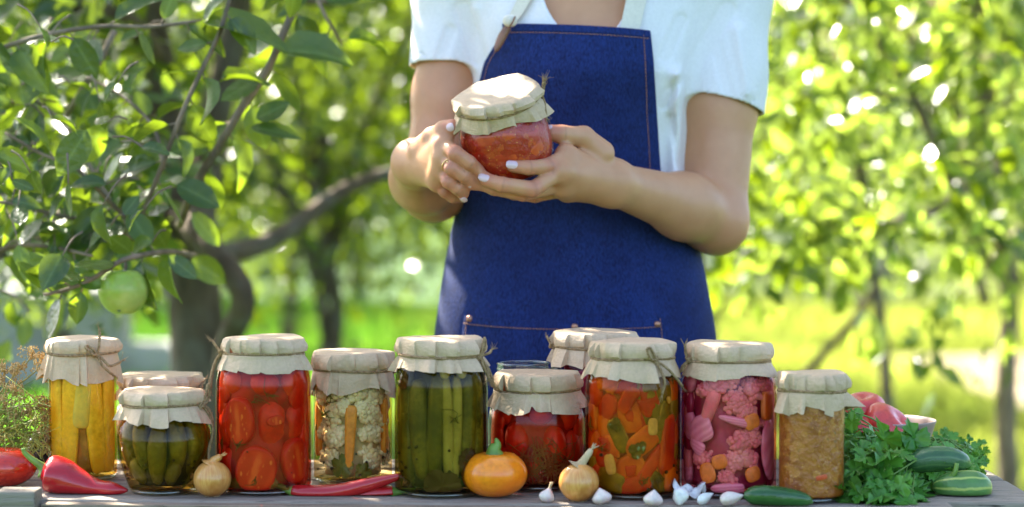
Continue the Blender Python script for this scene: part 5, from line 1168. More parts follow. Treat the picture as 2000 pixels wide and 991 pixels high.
# --- back litre jar
j = jar('litre jar with purple pickle, half hidden behind the mixed pepper jar', 1073, 1250, 645, 944, 'litre')
paper(j, 160 / 2 / F * j.d, .017, .020, 61, .2, .25, 1.1); twine(j, -84, [[(-.002, .004, .006), (-.006, .006, .010)]], [], seed=8)
brine(j, brine_mat('purple_brine', (.80, .40, .52), (.40, .05, .14))); core(j, beet_v, 'packed_beets', .7)
for i in range(12): wrap_piece(j, 'pickle_slice', [beet_v, onion_p, orange_v, beet_v][i % 4], -170 + i * 31 % 340, .03 + .1 * ((i * .37) % 1), .02, .016, .005, i * 40, (.6, .8), seed=i)

# --- squat jar of small tomatoes
j = jar('squat jar of small whole tomatoes with dill stalks, behind the orange tomato', 952, 1148, 722, 962, 'squat')
paper(j, 163 / 2 / F * j.d, .020, .020, 71, .15, .38, 1.1); twine(j, None, seed=9)
brine(j, brine_mat('tomato_brine', (.93, .54, .40), (.56, .08, .05))); core(j, deep('dark_red', .36, .018, .005), 'packed_tomatoes', .74, .88)
for i, (ph, z, w_, h_, ro) in enumerate([(4, .092, .025, .020, 0), (-36, .056, .024, .021, -25), (28, .050, .021, .025, 10), (-62, .090, .020, .02, 0), (56, .086, .020, .022, 0), (66, .045, .02, .024, 0), (-70, .03, .022, .022, 0), (-8, .024, .018, .018, 0), (100, .07, .024, .024, 0), (-104, .07, .024, .024, 0), (104, .028, .024, .022, 0), (145, .05, .026, .026, 0), (-145, .05, .026, .026, 0), (180, .08, .026, .024, 0)]):
    wrap_piece(j, 'small_tomato', plum_v, ph, z, w_, h_, .018, ro, (.95, 1), seed=i, inset=.002, nu=32, nv=22, lump=.03)
side_fill(j, 'small_tomato', [plum_v], 10, 2, w_=.02, h_=.02)
mbd = MB(); rg = np.random.default_rng(4)
for i in range(42):
    a0 = rg.uniform(-30, 40); pts = []
    for s in np.linspace(0, 1, 6): 
        z = .008 + s * rg.uniform(.02, .055) ; a = math.radians(a0 + rg.normal() * 12 * s + 14 * s * rg.normal()); r_ = prof_r(j, z) * .95 - .0008; pts.append((r_ * math.sin(a), -r_ * math.cos(a), z))
    mbd.add(*tube(spline(pts, 12), .0005, 4))
mbd.build('dill_stalks', mat('brown_dill', (.20, .11, .03), (.28, .18, .05), 40, rough=.6), j.root)

# --- mixed peppers
j = jar('litre jar of mixed red, orange and green pepper pieces with garlic slices', 1143, 1332, 663, 979, 'litre')
paper(j, 160 / 2 / F * j.d, .018, .019, 81, .3, .36, 1.2); twine(j, 26, [[(.004, .008, -.012), (.006, .012, -.024), (.004, .010, -.036)], [(.010, .008, -.008), (.022, .006, -.018), (.034, .002, -.030)]], [[(-.004, .006, .006), (-.010, .008, .014), (-.014, .008, .012), (-.008, .006, .002), (0, .003, 0)]], seed=10, fray=6)
brine(j, brine_mat('amber_brine', (.88, .60, .28), (.55, .18, .04))); core(j, deep('deep_rust', .34, .08, .006), 'packed_peppers', .78, .9)
rg = np.random.default_rng(12)
for i in range(34): wrap_piece(j, 'pepper_piece', [orange_v, red_v, green_v, orange_v, red_v][i % 5], -66 + (i * 53) % 132, .012 + .122 * ((i * .618) % 1), rg.uniform(.006, .016), rg.uniform(.004, .016), .003, rg.uniform(0, 180), (.45, .5), seed=500 + i, inset=rg.uniform(.002, .008), lump=.22, bend=rg.uniform(-.5, .5), taper=rg.uniform(-.3, .3))
pal = [red_v, orange_v, red_v, orange_v, green_v, orange_v, red_v, green_v]
for (ph, z, w_, h_, ro, m) in [(-48, .128, .02, .010, 8, orange_v), (-20, .122, .022, .008, -6, red_v), (-46, .100, .018, .014, 20, red_v), (-8, .092, .018, .020, 10, orange_v), (-56, .076, .015, .014, 0, orange_v), (14, .104, .008, .036, 18, green_v), (30, .094, .010, .040, 24, green_v), (48, .110, .016, .022, 0, green_v), (-24, .070, .010, .020, 30, green_v), (8, .062, .022, .013, 35, orange_v), (-10, .034, .022, .016, 25, orange_v),
      (20, .034, .009, .036, -40, red_v), (52, .058, .014, .034, -6, red_v), (44, .066, .007, .045, -10, orange_v), (-2, .014, .022, .009, 15, red_v), (-38, .020, .02, .012, -20, green_v), (36, .018, .018, .010, -30, green_v), (-50, .050, .016, .018, 10, red_v), (26, .128, .016, .009, 10, green_v), (60, .020, .016, .014, 0, orange_v)]:
    wrap_piece(j, 'pepper_piece', m, ph, z, w_, h_, .0045, ro, (.55, .6), seed=int(ph + 90), inset=rg.uniform(0, .006), lump=.10, bend=rg.uniform(-.3, .3))
side_fill(j, 'pepper_piece', [red_v, orange_v, green_v], 16, 3)
for i in range(22): wrap_piece(j, 'pepper_piece', pal[i % 8], 72 + (i * 47) % 216, .016 + .115 * ((i * .29) % 1), rg.uniform(.012, .022), rg.uniform(.012, .024), .0045, rg.uniform(0, 180), (.55, .6), seed=i, inset=rg.uniform(0, .006), lump=.1)
for (ph, z, w_, h_, ro) in [(-34, .038, .0068, .0115, 14), (22, .080, .006, .0095, 0), (48, .108, .003, .004, 30)]: wrap_piece(j, 'garlic_slice', garlic_v, ph, z, w_, h_, .002, ro, (.6, .8), inset=-.0006)
for a in ((0, .054, .010), (-26, .082, .009), (6, .058, .008)): wrap_leaf(j, herb_v, *a, rot=a[0] * 3, inset=-.0004, lobes=3)

spices(j, 4, 6, 8)
# --- pink cauliflower
j = jar('litre jar of pink pickled cauliflower with carrot rounds and onion rings', 1330, 1520, 667, 976, 'litre')
paper(j, 160 / 2 / F * j.d, .019, .019, 91, .25, .26, 1.2, ears=((1.35, .22, .006),)); twine(j, -74, [[(.0, .005, .010), (.001, .006, .018)], [(-.004, .006, -.006), (-.008, .008, -.012)]], [[(-.004, .007, -.006), (-.009, .008, -.012), (-.003, .008, -.010), (0, .003, 0)]], seed=11, fray=12)
brine(j, brine_mat('pink_brine', (1.0, .76, .78), (.76, .14, .22))); core(j, beet_v, 'packed_beets', .76, .9)
for i, (ph, z, s, ti, ro) in enumerate([(-24, .124, .0150, 60, 0), (-44, .118, .012, 60, 20), (4, .104, .0150, 70, -20), (30, .116, .0150, 60, 0), (18, .092, .0140, 70, 30), (12, .060, .0145, 70, 0), (0, .040, .0130, 70, 0), (22, .040, .0135, 70, 10), (-6, .128, .011, 60, 0), (-48, .040, .013, 60, 0), (56, .120, .012, 60, 0), (-8, .020, .012, 60, 0), (30, .064, .012, 60, 0), (60, .078, .010, 60, 0), (100, .05, .018, 60, 0), (100, .11, .018, 60, 0), (-100, .06, .018, 60, 0), (-100, .11, .018, 60, 0), (150, .05, .018, 60, 0), (-150, .08, .018, 60, 0), (180, .11, .018, 60, 0)]):
    floret(j, caul_p, ph, z, s * 1.15, i, ti, ro, .9 if i == 0 else .5)
side_fill(j, 'onion_slice', [onion_p, beet_v, caul_p], 14, 4)
wrap_piece(j, 'cauliflower_stem', caul_p, -34, .098, .0085, .024, .007, -24, (.7, .9), taper=-.2)
for (ph, z, w_, h_, ro) in [(-48, .074, .018, .015, 20), (8, .084, .026, .005, -14), (56, .05, .014, .034, 6), (-52, .056, .012, .008, -30), (-8, .010, .02, .007, 0)]: wrap_piece(j, 'onion_slice', onion_p, ph, z, w_, h_, .003, ro, (.8, .7), inset=-.0004, bend=.3)
for (ph, z, w_, h_) in [(-34, .027, .0095, .0115), (-18, .040, .009, .008), (26, .026, .0095, .0085), (24, .084, .010, .009)]: wrap_piece(j, 'carrot_round', carrot_v, ph, z, w_, h_, .003, 15, (.7, .5), inset=-.0006)
wrap_piece(j, 'carrot_piece', orange_v, 56, .100, .011, .016, .004, 0, (.4, .5))

# --- zucchini spread
j = jar('shorter jar of ochre vegetable spread beside the parsley', 1521, 1652, 725, 986, 'straight')
paper(j, j.R * .985, .019, .021, 101, .35, .10, 1.3, ears=((1.45, .20, .020),)); twine(j, None, seed=12)
fill_paste(j, paste('ochre_spread', (.38, .120, .010), (.26, .066, .006), (.43, .155, .020), (.60, .27, .04), (.16, .09, .02)), 'vegetable_spread', .88)
wrap_piece(j, 'tomato_piece', red_v, 10, .028, .008, .003, .002, 10, (.6, .8), k=.968, inset=-.0004)

# --- the jar in her hands
def held():
    j = Jar(); j.kind = 'round'; dc = 2.452; j.R = 180 / 2 / F * dc; j.H = .1085; j.d = dc
    base = P(1003, 338, dc - .012); j.root = tag(empty('preserve_jar'), 'small round jar of red pepper relish held up in both hands', 'jar', 'jars of preserves on the table'); del j.root['group']
    roll, pitch = math.radians(-13), math.radians(23)
    M = Matrix.Rotation(roll, 4, 'Y') @ Matrix.Rotation(pitch, 4, 'X'); j.root.matrix_world = Matrix.Translation(Vector(base)) @ M; shell(j, glass_m); return j
j = held(); HELD = j
paper(j, 163 / 2 / F * j.d, .014, .016, 113, .25, .22, 1.1, ears=((1.3, .3, .006),)); twine(j, 82, [[(.002, .004, .006), (.006, .006, .012)], [(.0, .005, .008), (.002, .008, .014)], [(.004, .004, .002), (.008, .006, .006)], [(-.006, .004, -.008), (-.014, .004, -.016), (-.016, .004, -.022)]], [], seed=13, fray=22)
fill_paste(j, paste('pepper_relish', (.36, .012, .004), (.43, .024, .005), (.50, .065, .008), (.66, .28, .05), (.22, .015, .006)), 'relish', .80)
for i, (ph, z, w_, h_, ro, m) in enumerate([(40, .056, .012, .012, 0, red_v), (-30, .066, .02, .008, 8, red_v), (-5, .040, .018, .010, -10, red_v), (40, .04, .014, .010, 20, red_v), (-50, .04, .014, .012, 20, red_v), (5, .068, .012, .004, -14, red_v)]): wrap_piece(j, 'pepper_piece', m, ph, z, w_, h_, .003, ro, (.6, .7), k=.972, lump=.12, seed=i)

# ------------------------------------------------------------------ vegetables on the table
def rest(px, py_base, r_front=0.0):
    """where something rests on the table when its lowest front edge shows at this photo point"""
    p = onplane(px, py_base, T); p[1] += r_front; p[0] = (px - 1000) / F * p[1]; return p
tomato_m = mat('red_tomato_skin', (.50, .018, .008), (.58, .035, .010), 10, rough=.22, spec=.6, sss=.1, coat=.2)
pink_tom = mat('pink_tomato_skin', (.66, .06, .045), (.72, .10, .06), 12, rough=.26, spec=.6, sss=.1)
orange_t = mat('orange_tomato_skin', (.92, .26, .006), (.94, .33, .010), 8, rough=.25, spec=.5, sss=.15, c3=(.86, .19, .008), scale3=14, coat=.15)
stalk_m = mat('green_stalk', (.10, .20, .025), (.16, .28, .04), 60, rough=.45)
dry_m = mat('dry_stalk', (.42, .30, .15), (.55, .42, .24), 80, rough=.7, stretch=(1, 1, .2))
def tomato(label, pos, r, flat, m, group, ribs=7, ribd=.03, rot=(0, 0, 0), green=None, name='tomato', sx=1.0):
    t = tag(empty(name, pos), label, 'tomato', group); t.rotation_euler = rot; pr = []
    for k in np.linspace(0, 1, 30):
        a = math.pi * k; z = -math.cos(a) * flat; rr = math.sin(a) ** .92
        if k > .8: z -= .22 * ((k - .8) / .2) ** 1.5
        if k < .14: z += .05 * ((.14 - k) / .14) ** 1.5
        pr.append((max(1e-4, r * rr), r * (z + flat)))
    V, Fc = lathe(pr, 56, lambda a, i, q: q * (1 + ribd * (np.abs(np.cos(ribs * a / 2 + 1)) - .6) * min(1, i / 12) + .02 * np.sin(a * 2 + 1)))
    V[:, 0] *= sx; mk('skin', V, Fc, m, t)
    if green == 'tip':
        b = MB(); b.add(*tube(spline([(0, 0, r * (2 * flat - .26)), (.0, 0, r * (2 * flat + .02)), (.003, 0, r * (2 * flat + .18)), (.001, 0, r * (2 * flat + .36))], 12), np.array([.0085, .0105, .0095, .0085, .0075, .0065, .0055, .0046, .0038, .003, .0022, .0012]), 10)); b.build('stalk', stalk_m, t)
    elif green == 'calyx':
        b = MB()
        for i in range(6):
            a = i * 1.047; d = np.array([math.cos(a), math.sin(a), 0]); b.add(*tube(spline([(0, 0, r * (2 * flat - .2)), tuple(d * r * .3 + np.array([0, 0, r * (2 * flat - .1)])), tuple(d * r * .6 + np.array([0, 0, r * (2 * flat - .2)]))], 8), np.linspace(.0025, .0006, 8), 5))
        b.add(*tube([(0, 0, r * (2 * flat - .2)), (.002, 0, r * (2 * flat + .1))], .0022, 6)); b.build('calyx', stalk_m, t)
    return t
tomato('ripe red tomato cut off by the left edge, behind the table post', rest(-5, 963, .03) + np.array([0, .018, 0]), .0375, .62, tomato_m, None, ribd=.02)
t = tomato('orange ribbed tomato with a green stalk tip in front of the small tomato jar', rest(966, 979, .030), .0358, .73, orange_t, None, 7, .035, green='tip')

def pod(name, label, cat, group, pts, radii, m, stalk, seed=0, ribs=3, ribd=.06, calyx=True, stalk_r=(.0042, .0026, .0032)):
    """pts: (photo x, photo y, depth) of the middle line from the shoulder to the tip"""
    q = spline([P(*a) for a in pts], 44); o = q.mean(0); o[2] = T; t = tag(empty(name, o), label, cat, group); q = q - o
    rr = np.interp(np.linspace(0, 1, 44), np.linspace(0, 1, len(radii)), radii); rr = np.maximum(spline(np.array(radii)[:, None] * np.ones((1, 2)), 44)[:, 0], .0004); V, Fc = tube(q, rr, 26)
    tt, n, b = frames(q); V = V.reshape(44, 26, 3); a = np.linspace(0, 2 * math.pi, 26, endpoint=False)
    for i in range(44):
        w_ = 1 + ribd * np.cos(ribs * a + seed + i * .03) * (1 - i / 50) + .04 * np.array([nz((math.cos(x) * 1.3 + seed, math.sin(x) * 1.3, i * .16)) for x in a]); V[i] = q[i] + (V[i] - q[i]) * w_[:, None]
    V = V.reshape(-1, 3); V[:, 2] = np.maximum(V[:, 2], .0008); mk('skin', V, Fc, m, t)
    sp = spline([P(*s) for s in stalk], 18) - o; rs = np.interp(np.linspace(0, 1, 18), [0, .12, .3, .85, 1], [rr[1] * .95 if calyx else stalk_r[0], stalk_r[0] * 1.5, stalk_r[0], stalk_r[1], stalk_r[2]]); mk('stalk', *tube(sp, rs, 12), stalk_m, t); return t
kap = mat('red_pepper_skin', (.36, .005, .010), (.42, .010, .012), 8, rough=.2, spec=.5, coat=.25, bmp=.12, bscale=70, bdist=.003)
chili = mat('chilli_skin', (.38, .006, .010), (.46, .016, .012), 10, rough=.2, spec=.5, coat=.25, bmp=.15, bscale=90, bdist=.002)
pod('red_pepper', 'big glossy red pepper with a curved green stalk lying at the left', 'pepper', None, [(84, 922, 2.228), (100, 926, 2.228), (135, 940, 2.226), (175, 951, 2.222), (215, 957, 2.216), (249, 958, 2.212)], [.010, .0205, .0215, .0165, .0105, .0088, .0016], kap, [(90, 924, 2.228), (82, 912, 2.228), (70, 903, 2.226), (58, 894, 2.225), (48, 884, 2.224), (46, 876, 2.224)], 1, 3, .07)
pod('chilli_pepper', 'long red chilli lying on top of the other chilli, its brown tip raised', 'pepper', 'red chillies in front of the cauliflower jar', [(571, 959, 2.208), (600, 964, 2.206), (650, 963, 2.206), (700, 952, 2.206), (745, 940, 2.206), (786, 929, 2.206)], [.0066, .0094, .0100, .0092, .0080, .0058, .0032], chili, [(574, 960, 2.208), (562, 957, 2.207), (545, 950, 2.206), (526, 948, 2.205)], 2, 3, .05)
pod('chilli_pepper', 'shorter red chilli lying underneath, its green stalk pointing right', 'pepper', 'red chillies in front of the cauliflower jar', [(768, 962, 2.212), (750, 964, 2.212), (710, 966, 2.212), (660, 968, 2.218), (610, 968, 2.222)], [.0072, .0088, .0088, .0078, .0058, .0020], chili, [(765, 962, 2.212), (776, 961, 2.212), (792, 959, 2.212), (812, 957, 2.212)], 4, 3, .05)

onion_m, nt, bs, out = nodes_of('onion_skin')
tc = nt.nodes.new('ShaderNodeTexCoord'); sxyz = nt.nodes.new('ShaderNodeSeparateXYZ'); nt.links.new(tc.outputs['Object'], sxyz.inputs[0]); at2 = nt.nodes.new('ShaderNodeMath'); at2.operation = 'ARCTAN2'; nt.links.new(sxyz.outputs[0], at2.inputs[0]); nt.links.new(sxyz.outputs[1], at2.inputs[1])
cb = nt.nodes.new('ShaderNodeCombineXYZ'); nt.links.new(at2.outputs[0], cb.inputs[0]); zz = nt.nodes.new('ShaderNodeMath'); zz.operation = 'MULTIPLY'; zz.inputs[1].default_value = 9; nt.links.new(sxyz.outputs[2], zz.inputs[0]); nt.links.new(zz.outputs[0], cb.inputs[1])
st = noise_fac(nt, cb.outputs[0], 9, .35, .65, 5, .6); c_ = mixc(nt, st, (.56, .22, .045), (.68, .36, .10)); c_ = mixc(nt, noise_fac(nt, texco(nt), 28, .5, .65, 3), c_, (.44, .16, .03)); nt.links.new(c_, bs.inputs['Base Color']); bs.inputs['Roughness'].default_value = .28; bs.inputs['Coat Weight'].default_value = .2; bump(nt, st, bs, .15, .001)
def onion(label, pos, r, h, neck, group):
    t = tag(empty('onion', pos), label, 'onion', group); pr = []
    for k in np.linspace(0, 1, 26): a = math.pi * k * .93; pr.append((max(.0006, r * math.sin(a) ** .95), r * h * (1 - math.cos(a)) * .98))
    V, Fc = lathe(pr, 48, lambda a, i, q: q * (1 + .012 * np.sin(5 * a + i * .1) + .01 * np.sin(11 * a))); zt = pr[-1][1]; mk('skin', V, Fc, onion_m, t)
    c = spline([(0, 0, zt * .90), (neck[0] * .25, 0, zt * 1.02), (neck[0] * .6, 0, zt + (neck[1]) * .5), (neck[0], 0, zt + neck[1])], 14); b = MB(); b.add(*tube(c, np.interp(np.linspace(0, 1, 14), [0, .2, .5, .9, 1], [r * .62, r * .26, .0042, .0036, .0022]), 12)); rg = np.random.default_rng(int(r * 1e5))
    for _ in range(7): e = c[-1]; d = unit(np.array([neck[0], 0, neck[1]])) * .007 + rg.normal(size=3) * .002; b.add(*tube(np.array([e - d * .3, e + d * .5, e + d]), np.array([.0012, .0009, .0003]), 4))
    b.build('neck', dry_m if neck[1] > .012 else onion_m, t); b = MB()
    for i in range(14): a = i * .45; b.add(*tube(spline([(0, 0, .002), (.004 * math.cos(a), .004 * math.sin(a), .0012), (.009 * math.cos(a + .3), .009 * math.sin(a + .3), .0008)], 5), .0004, 4))
    b.build('roots', dry_m, t)
onion('small golden onion beside the gherkin jar, its short tip leaning right', rest(412, 974, .014), .0208, .98, (.010, .006), 'onions on the table')
onion('larger golden onion in front of the mixed pepper jar, its long dry neck leaning right', rest(1131, 984, .015), .0219, .97, (.014, .016), 'onions on the table')

garlic_m = mat('garlic_skin', (.80, .71, .60), (.72, .60, .52), 40, rough=.4, sss=.15, stretch=(1, 1, .15), c3=(.58, .40, .40), scale3=60)
peel_m = mat('garlic_peel', (.84, .82, .76), (.78, .74, .66), 40, rough=.45, sss=.1)
def clove(label, px, py, wpx, hpx, yaw, lean, m=garlic_m, fat=.8):
    p = rest(px, py, .008); t = tag(empty('garlic_clove', p, 0), label, 'garlic clove', 'garlic cloves along the table edge'); w_ = .88 * wpx / 2 / F * p[1]; h_ = .85 * hpx / 2 / F * p[1]
    V, Fc = superell(.95, .95, 30, 22); z = V[:, 2]; X = V[:, 0] * w_ * np.where(z > 0, 1 - np.clip(z, 0, 1) ** 1.4 * .72, 1); Y = V[:, 1] * w_ * fat * np.where(z > 0, 1 - np.clip(z, 0, 1) ** 1.4 * .72, 1); Z = z * h_ * np.where(z > 0, 1.28, .80)
    a = np.arctan2(V[:, 1], V[:, 0]); f = 1 + .08 * np.cos(4 * a + px) + .04 * np.cos(9 * a); Q = np.stack([X * f, Y * f, Z], 1) @ (rotM((0, 0, 1), yaw) @ rotM((0, 1, 0), lean)).T; Q[:, 2] -= Q[:, 2].min() + .0005; Q[:, 2] = np.maximum(Q[:, 2], 0); mk('skin', Q, Fc, m, t)
    if m is not garlic_m or lean != .35: return t
    k = int(np.argmax(Z)); e = Q[k]; ax = unit(e - Q.mean(0)); b = MB()
    for i in range(4): dd = ax * .006 + np.array([math.sin(i * 2 + px), math.cos(i * 3 + px), .3]) * .0016; b.add(*tube(spline([e - ax * .003, e + dd * .5, e + dd], 5), np.linspace(.0013, .0004, 5), 4))
    b.build('tip', dry_m, t); return t
clove('garlic clove with a split papery tip, left of the larger onion', 1068, 984, 34, 34, .3, .35); clove('rounded garlic clove just right of the larger onion', 1176, 987, 45, 36, -.4, -.25, fat=.9); clove('garlic clove with a pointed top below the gap beside the pink jar', 1277, 990, 42, 36, .2, .12)
clove('whitest garlic clove, wrapped in loose peel', 1331, 988, 42, 38, .8, -.9, peel_m); clove('flat peeled garlic clove lying next to the loose peel', 1376, 988, 24, 48, .6, 1.25, peel_m, .6); clove('yellowish garlic clove lying by the dark cucumber', 1426, 990, 30, 54, -.1, 1.35, garlic_v if False else garlic_m, .8)
# loose peel
p = rest(1338, 980, .01); V = []; n = 14
for i in range(n):
    for k in range(n): u, v = i / (n - 1) - .5, k / (n - 1) - .5; V.append((u * .034 + .004 * nz((u * 4, v * 4, 3)), v * .02, .004 + .012 * (u * u * 2 + .3) + .010 * nz((u * 3 + 5, v * 3, 1)) + .012 * max(0, v)))
V = np.array(V); V[:, 2] -= V[:, 2].min() - .001
Fc = [[i * n + k, i * n + k + 1, (i + 1) * n + k + 1, (i + 1) * n + k] for i in range(n - 1) for k in range(n - 1)]; V2, Fo = thick(V, Fc, .0004, np.array([0, 0, 1.0])); o = mk('garlic_peel', V2, Fo, peel_m); o.location = p + np.array([.006, .006, .0]); tag(o, 'thin curl of white garlic peel among the cloves', 'garlic peel')

def cuc_mat(name, dark, light, stripes, amt, rough=.34):
    m, nt, bs, out = nodes_of(name); at_ = nt.nodes.new('ShaderNodeAttribute'); at_.attribute_name = 'along'; s = nt.nodes.new('ShaderNodeSeparateXYZ'); nt.links.new(at_.outputs['Vector'], s.inputs[0])
    n = noise_fac(nt, texco(nt), 60, .3, .7, 4); sn = nt.nodes.new('ShaderNodeMath'); sn.operation = 'SINE'; mu = nt.nodes.new('ShaderNodeMath'); mu.operation = 'MULTIPLY_ADD'; mu.inputs[1].default_value = stripes; nt.links.new(s.outputs[0], mu.inputs[0]); nt.links.new(n, mu.inputs[2]); nt.links.new(mu.outputs[0], sn.inputs[0])
    r = nt.nodes.new('ShaderNodeMapRange'); r.inputs[1].default_value = .55; r.inputs[2].default_value = 1.0; nt.links.new(sn.outputs[0], r.inputs[0]); a2 = nt.nodes.new('ShaderNodeMath'); a2.operation = 'MULTIPLY'; a2.inputs[1].default_value = amt; nt.links.new(r.outputs[0], a2.inputs[0])
    c_ = mixc(nt, n, dark, tuple(x * 1.5 for x in dark)); c_ = mixc(nt, a2.outputs[0], c_, light); e = nt.nodes.new('ShaderNodeMapRange'); e.inputs[1].default_value = .72; e.inputs[2].default_value = 1.0; nt.links.new(s.outputs[1], e.inputs[0]); c_ = mixc(nt, e.outputs[0], c_, light)
    nt.links.new(c_, bs.inputs['Base Color']); bs.inputs['Roughness'].default_value = rough; bump(nt, noise_fac(nt, texco(nt), 220, .3, .8, 2), bs, .3, .001); return m
dark_c = cuc_mat('dark_cucumber_skin', (.016, .065, .014), (.08, .18, .04), 9, .25, .22); mid_c = cuc_mat('cucumber_skin', (.028, .085, .026), (.12, .22, .06), 10, .4); str_c = cuc_mat('striped_cucumber_skin', (.06, .15, .03), (.40, .48, .10), 9, .9)
def cucumber(label, pts, radii, m, stalk=None):
    q = spline([P(*a) for a in pts], 40); o = q.mean(0); o[2] = T; t = tag(empty('cucumber', o), label, 'cucumber', 'fresh cucumbers on the table'); q = q - o; r = np.maximum(spline(np.array(radii)[:, None] * np.ones((1, 2)), 40)[:, 0], .0006); V, Fc = tube(q, r, 30); V = V.reshape(40, 30, 3); a = np.linspace(0, 2 * math.pi, 30, endpoint=False)
    for i in range(40): V[i] = q[i] + (V[i] - q[i]) * (1 + .02 * np.cos(6 * a) + .03 * np.array([nz((math.cos(x) * 2, math.sin(x) * 2, i * .2)) for x in a]))[:, None]
    al = np.zeros((40, 30, 3), np.float32); al[:, :, 0] = a[None] ; al[:, :, 1] = np.linspace(0, 1, 40)[:, None]; V = V.reshape(-1, 3); V[:, 2] = np.maximum(V[:, 2], .0008) if min(p[1] for p in pts) > 930 else V[:, 2]
    ob = mk('skin', V, Fc, m, t); aa = ob.data.attributes.new('along', 'FLOAT_VECTOR', 'POINT'); aa.data.foreach_set('vector', al.ravel())
    if stalk: mk('stalk', *tube(spline([P(*s) for s in stalk], 12) - o, np.linspace(.0042, .0024, 12), 8), stalk_m, t)
cucumber('small dark green cucumber lying in front of the ochre jar', [(1453, 967, 2.134), (1470, 968, 2.134), (1510, 970, 2.134), (1550, 974, 2.134), (1575, 978, 2.134), (1588, 982, 2.134)], [.0035, .0098, .0115, .0098, .0068, .0012], dark_c)
cucumber('dark smooth cucumber lying on top of the parsley', [(1768, 914, 2.232), (1785, 905, 2.230), (1815, 898, 2.230), (1850, 898, 2.230), (1880, 905, 2.232), (1894, 911, 2.232)], [.003, .0105, .0140, .0142, .0112, .003], mid_c)
cucumber('fat striped cucumber with a curved stalk at the right end of the table', [(1822, 953, 2.222), (1834, 952, 2.220), (1862, 953, 2.216), (1895, 953, 2.216), (1920, 952, 2.220), (1933, 951, 2.224)], [.004, .0118, .0180, .0195, .0150, .003], str_c, [(1830, 948, 2.218), (1850, 938, 2.212), (1864, 925, 2.208), (1869, 905, 2.208)])
cucumber('dark cucumber half hidden behind the striped one', [(1806, 958, 2.262), (1818, 952, 2.260), (1836, 950, 2.258), (1862, 950, 2.256), (1885, 951, 2.256)], [.004, .013, .0165, .015, .003], mid_c)

# bowl of tomatoes
bw = onplane(1735, 884, T); bw[1] = 2.435; bw[0] = at(1738, 2.435)
bowl_m = mat('brown_clay', (.30, .21, .17), (.38, .28, .23), 30, rough=.5)
pr = [(.0001, 0), (.026, 0), (.030, .002), (.040, .010), (.049, .030), (.0550, .049), (.0572, .0555), (.0560, .0570), (.0525, .052), (.045, .028), (.034, .012), (.0001, .009)]
V, Fc = lathe([tuple(x) for x in spline(pr, 46)], 64); o = mk('clay_bowl', V, Fc, bowl_m); o.location = (bw[0], bw[1], T + .002); tag(o, 'brown clay bowl heaped with pink tomatoes behind the parsley', 'bowl')
G_ = 'pink tomatoes heaped in the bowl'
tomato('pink tomato lying on its side, in front in the bowl', np.array([at(1738, 2.41) - .008, 2.412, T + .038]), .0315, .62, pink_tom, G_, 6, .05, rot=(.4, .75, 0), sx=1.2)
tomato('pink tomato behind, at the left of the bowl', np.array([at(1688, 2.45), 2.445, T + .054]), .0270, .70, pink_tom, G_, 6, .05, rot=(.2, -.2, .5))
tomato('redder tomato at the bowl rim next to the ochre jar', np.array([at(1672, 2.41), 2.402, T + .040]), .0210, .72, tomato_m, G_, 6, .04, rot=(.5, .3, 0))

# parsley
par_m = leaf_mat('parsley_leaf', (.05, .21, .02), (.14, .37, .045), (.28, .52, .05), rough=.38, tw=.3, spec=.5)
par_s = mat('parsley_stem', (.10, .20, .03), (.16, .27, .05), 40, rough=.5)
def parsley_leaflet():
    o = [(0, 0), (-.10, .16), (-.34, .20), (-.46, .34), (-.40, .40), (-.56, .52), (-.44, .58), (-.50, .72), (-.30, .70), (-.24, .64), (-.26, .82), (-.14, .86), (-.12, 1.0), (0, .93), (.10, 1.02), (.14, .86), (.26, .84), (.22, .64), (.30, .70), (.52, .70), (.44, .57), (.56, .50), (.40, .40), (.44, .32), (.32, .20), (.10, .16)]
    o = np.array(o); c = np.array([[0, .5]]); V2 = np.vstack([o, c + (o - c) * .5, c]); z = -.20 * V2[:, 1] ** 2 + .20 * np.abs(V2[:, 0]) - .06 * np.sin(V2[:, 0] * 14); n = len(o)
    Fc = [[i, (i + 1) % n, n + (i + 1) % n, n + i] for i in range(n)]; Ft = [[n + i, n + (i + 1) % n, 2 * n] for i in range(n)]
    tri = [[f[0], f[1], f[2]] for f in Fc] + [[f[0], f[2], f[3]] for f in Fc] + Ft
    return np.column_stack([V2, z]), np.array(tri)
TP = parsley_leaflet(); rgp = np.random.default_rng(31); pb = MB(); Lo, Ld, Ln, Ls = [], [], [], []
par0 = onplane(1735, 960, T); par0[1] = 2.285; par0[0] = at(1735, 2.285); pt = tag(empty('parsley_bunch', par0), 'bushy bunch of fresh green parsley leaning against the ochre jar', 'parsley')
def spray(px, py, d, size, up=None, root=None):
    e = P(px, py, d) - par0; a = (np.array(root) if root is not None else np.array([rgp.uniform(.01, .05), rgp.uniform(.0, .06), .012])); a[2] = min(a[2], max(.004, e[2]))
    mid = (a + e) / 2 + np.array([rgp.normal() * .01, rgp.normal() * .01, .018]); pb.add(*tube(spline([a, mid, e], 10), np.linspace(.0014, .0008, 10), 5)); dirn = unit(e - mid + rgp.normal(size=3) * .02) if up is None else unit(np.array(up))
    nn = unit(np.array([rgp.normal() * .55, -.6 + rgp.normal() * .45, .65 + rgp.normal() * .4])); dirn = unit(dirn - nn * nn.dot(dirn) * .7); sd = np.cross(dirn, nn)
    for ang, off, sc in ((0, .008, 1.0), (.95, .0, .85), (-.95, .0, .85)):
        d2 = dirn * math.cos(ang) + sd * math.sin(ang); st_ = e + d2 * .005 + dirn * off; pb.add(*tube(np.array([e, (e + st_) / 2, st_]), .0007, 4)); Lo.append(st_); Ld.append(d2 + rgp.normal(size=3) * .15); Ln.append(nn + rgp.normal(size=3) * .25); Ls.append(size * sc * rgp.uniform(.8, 1.15))
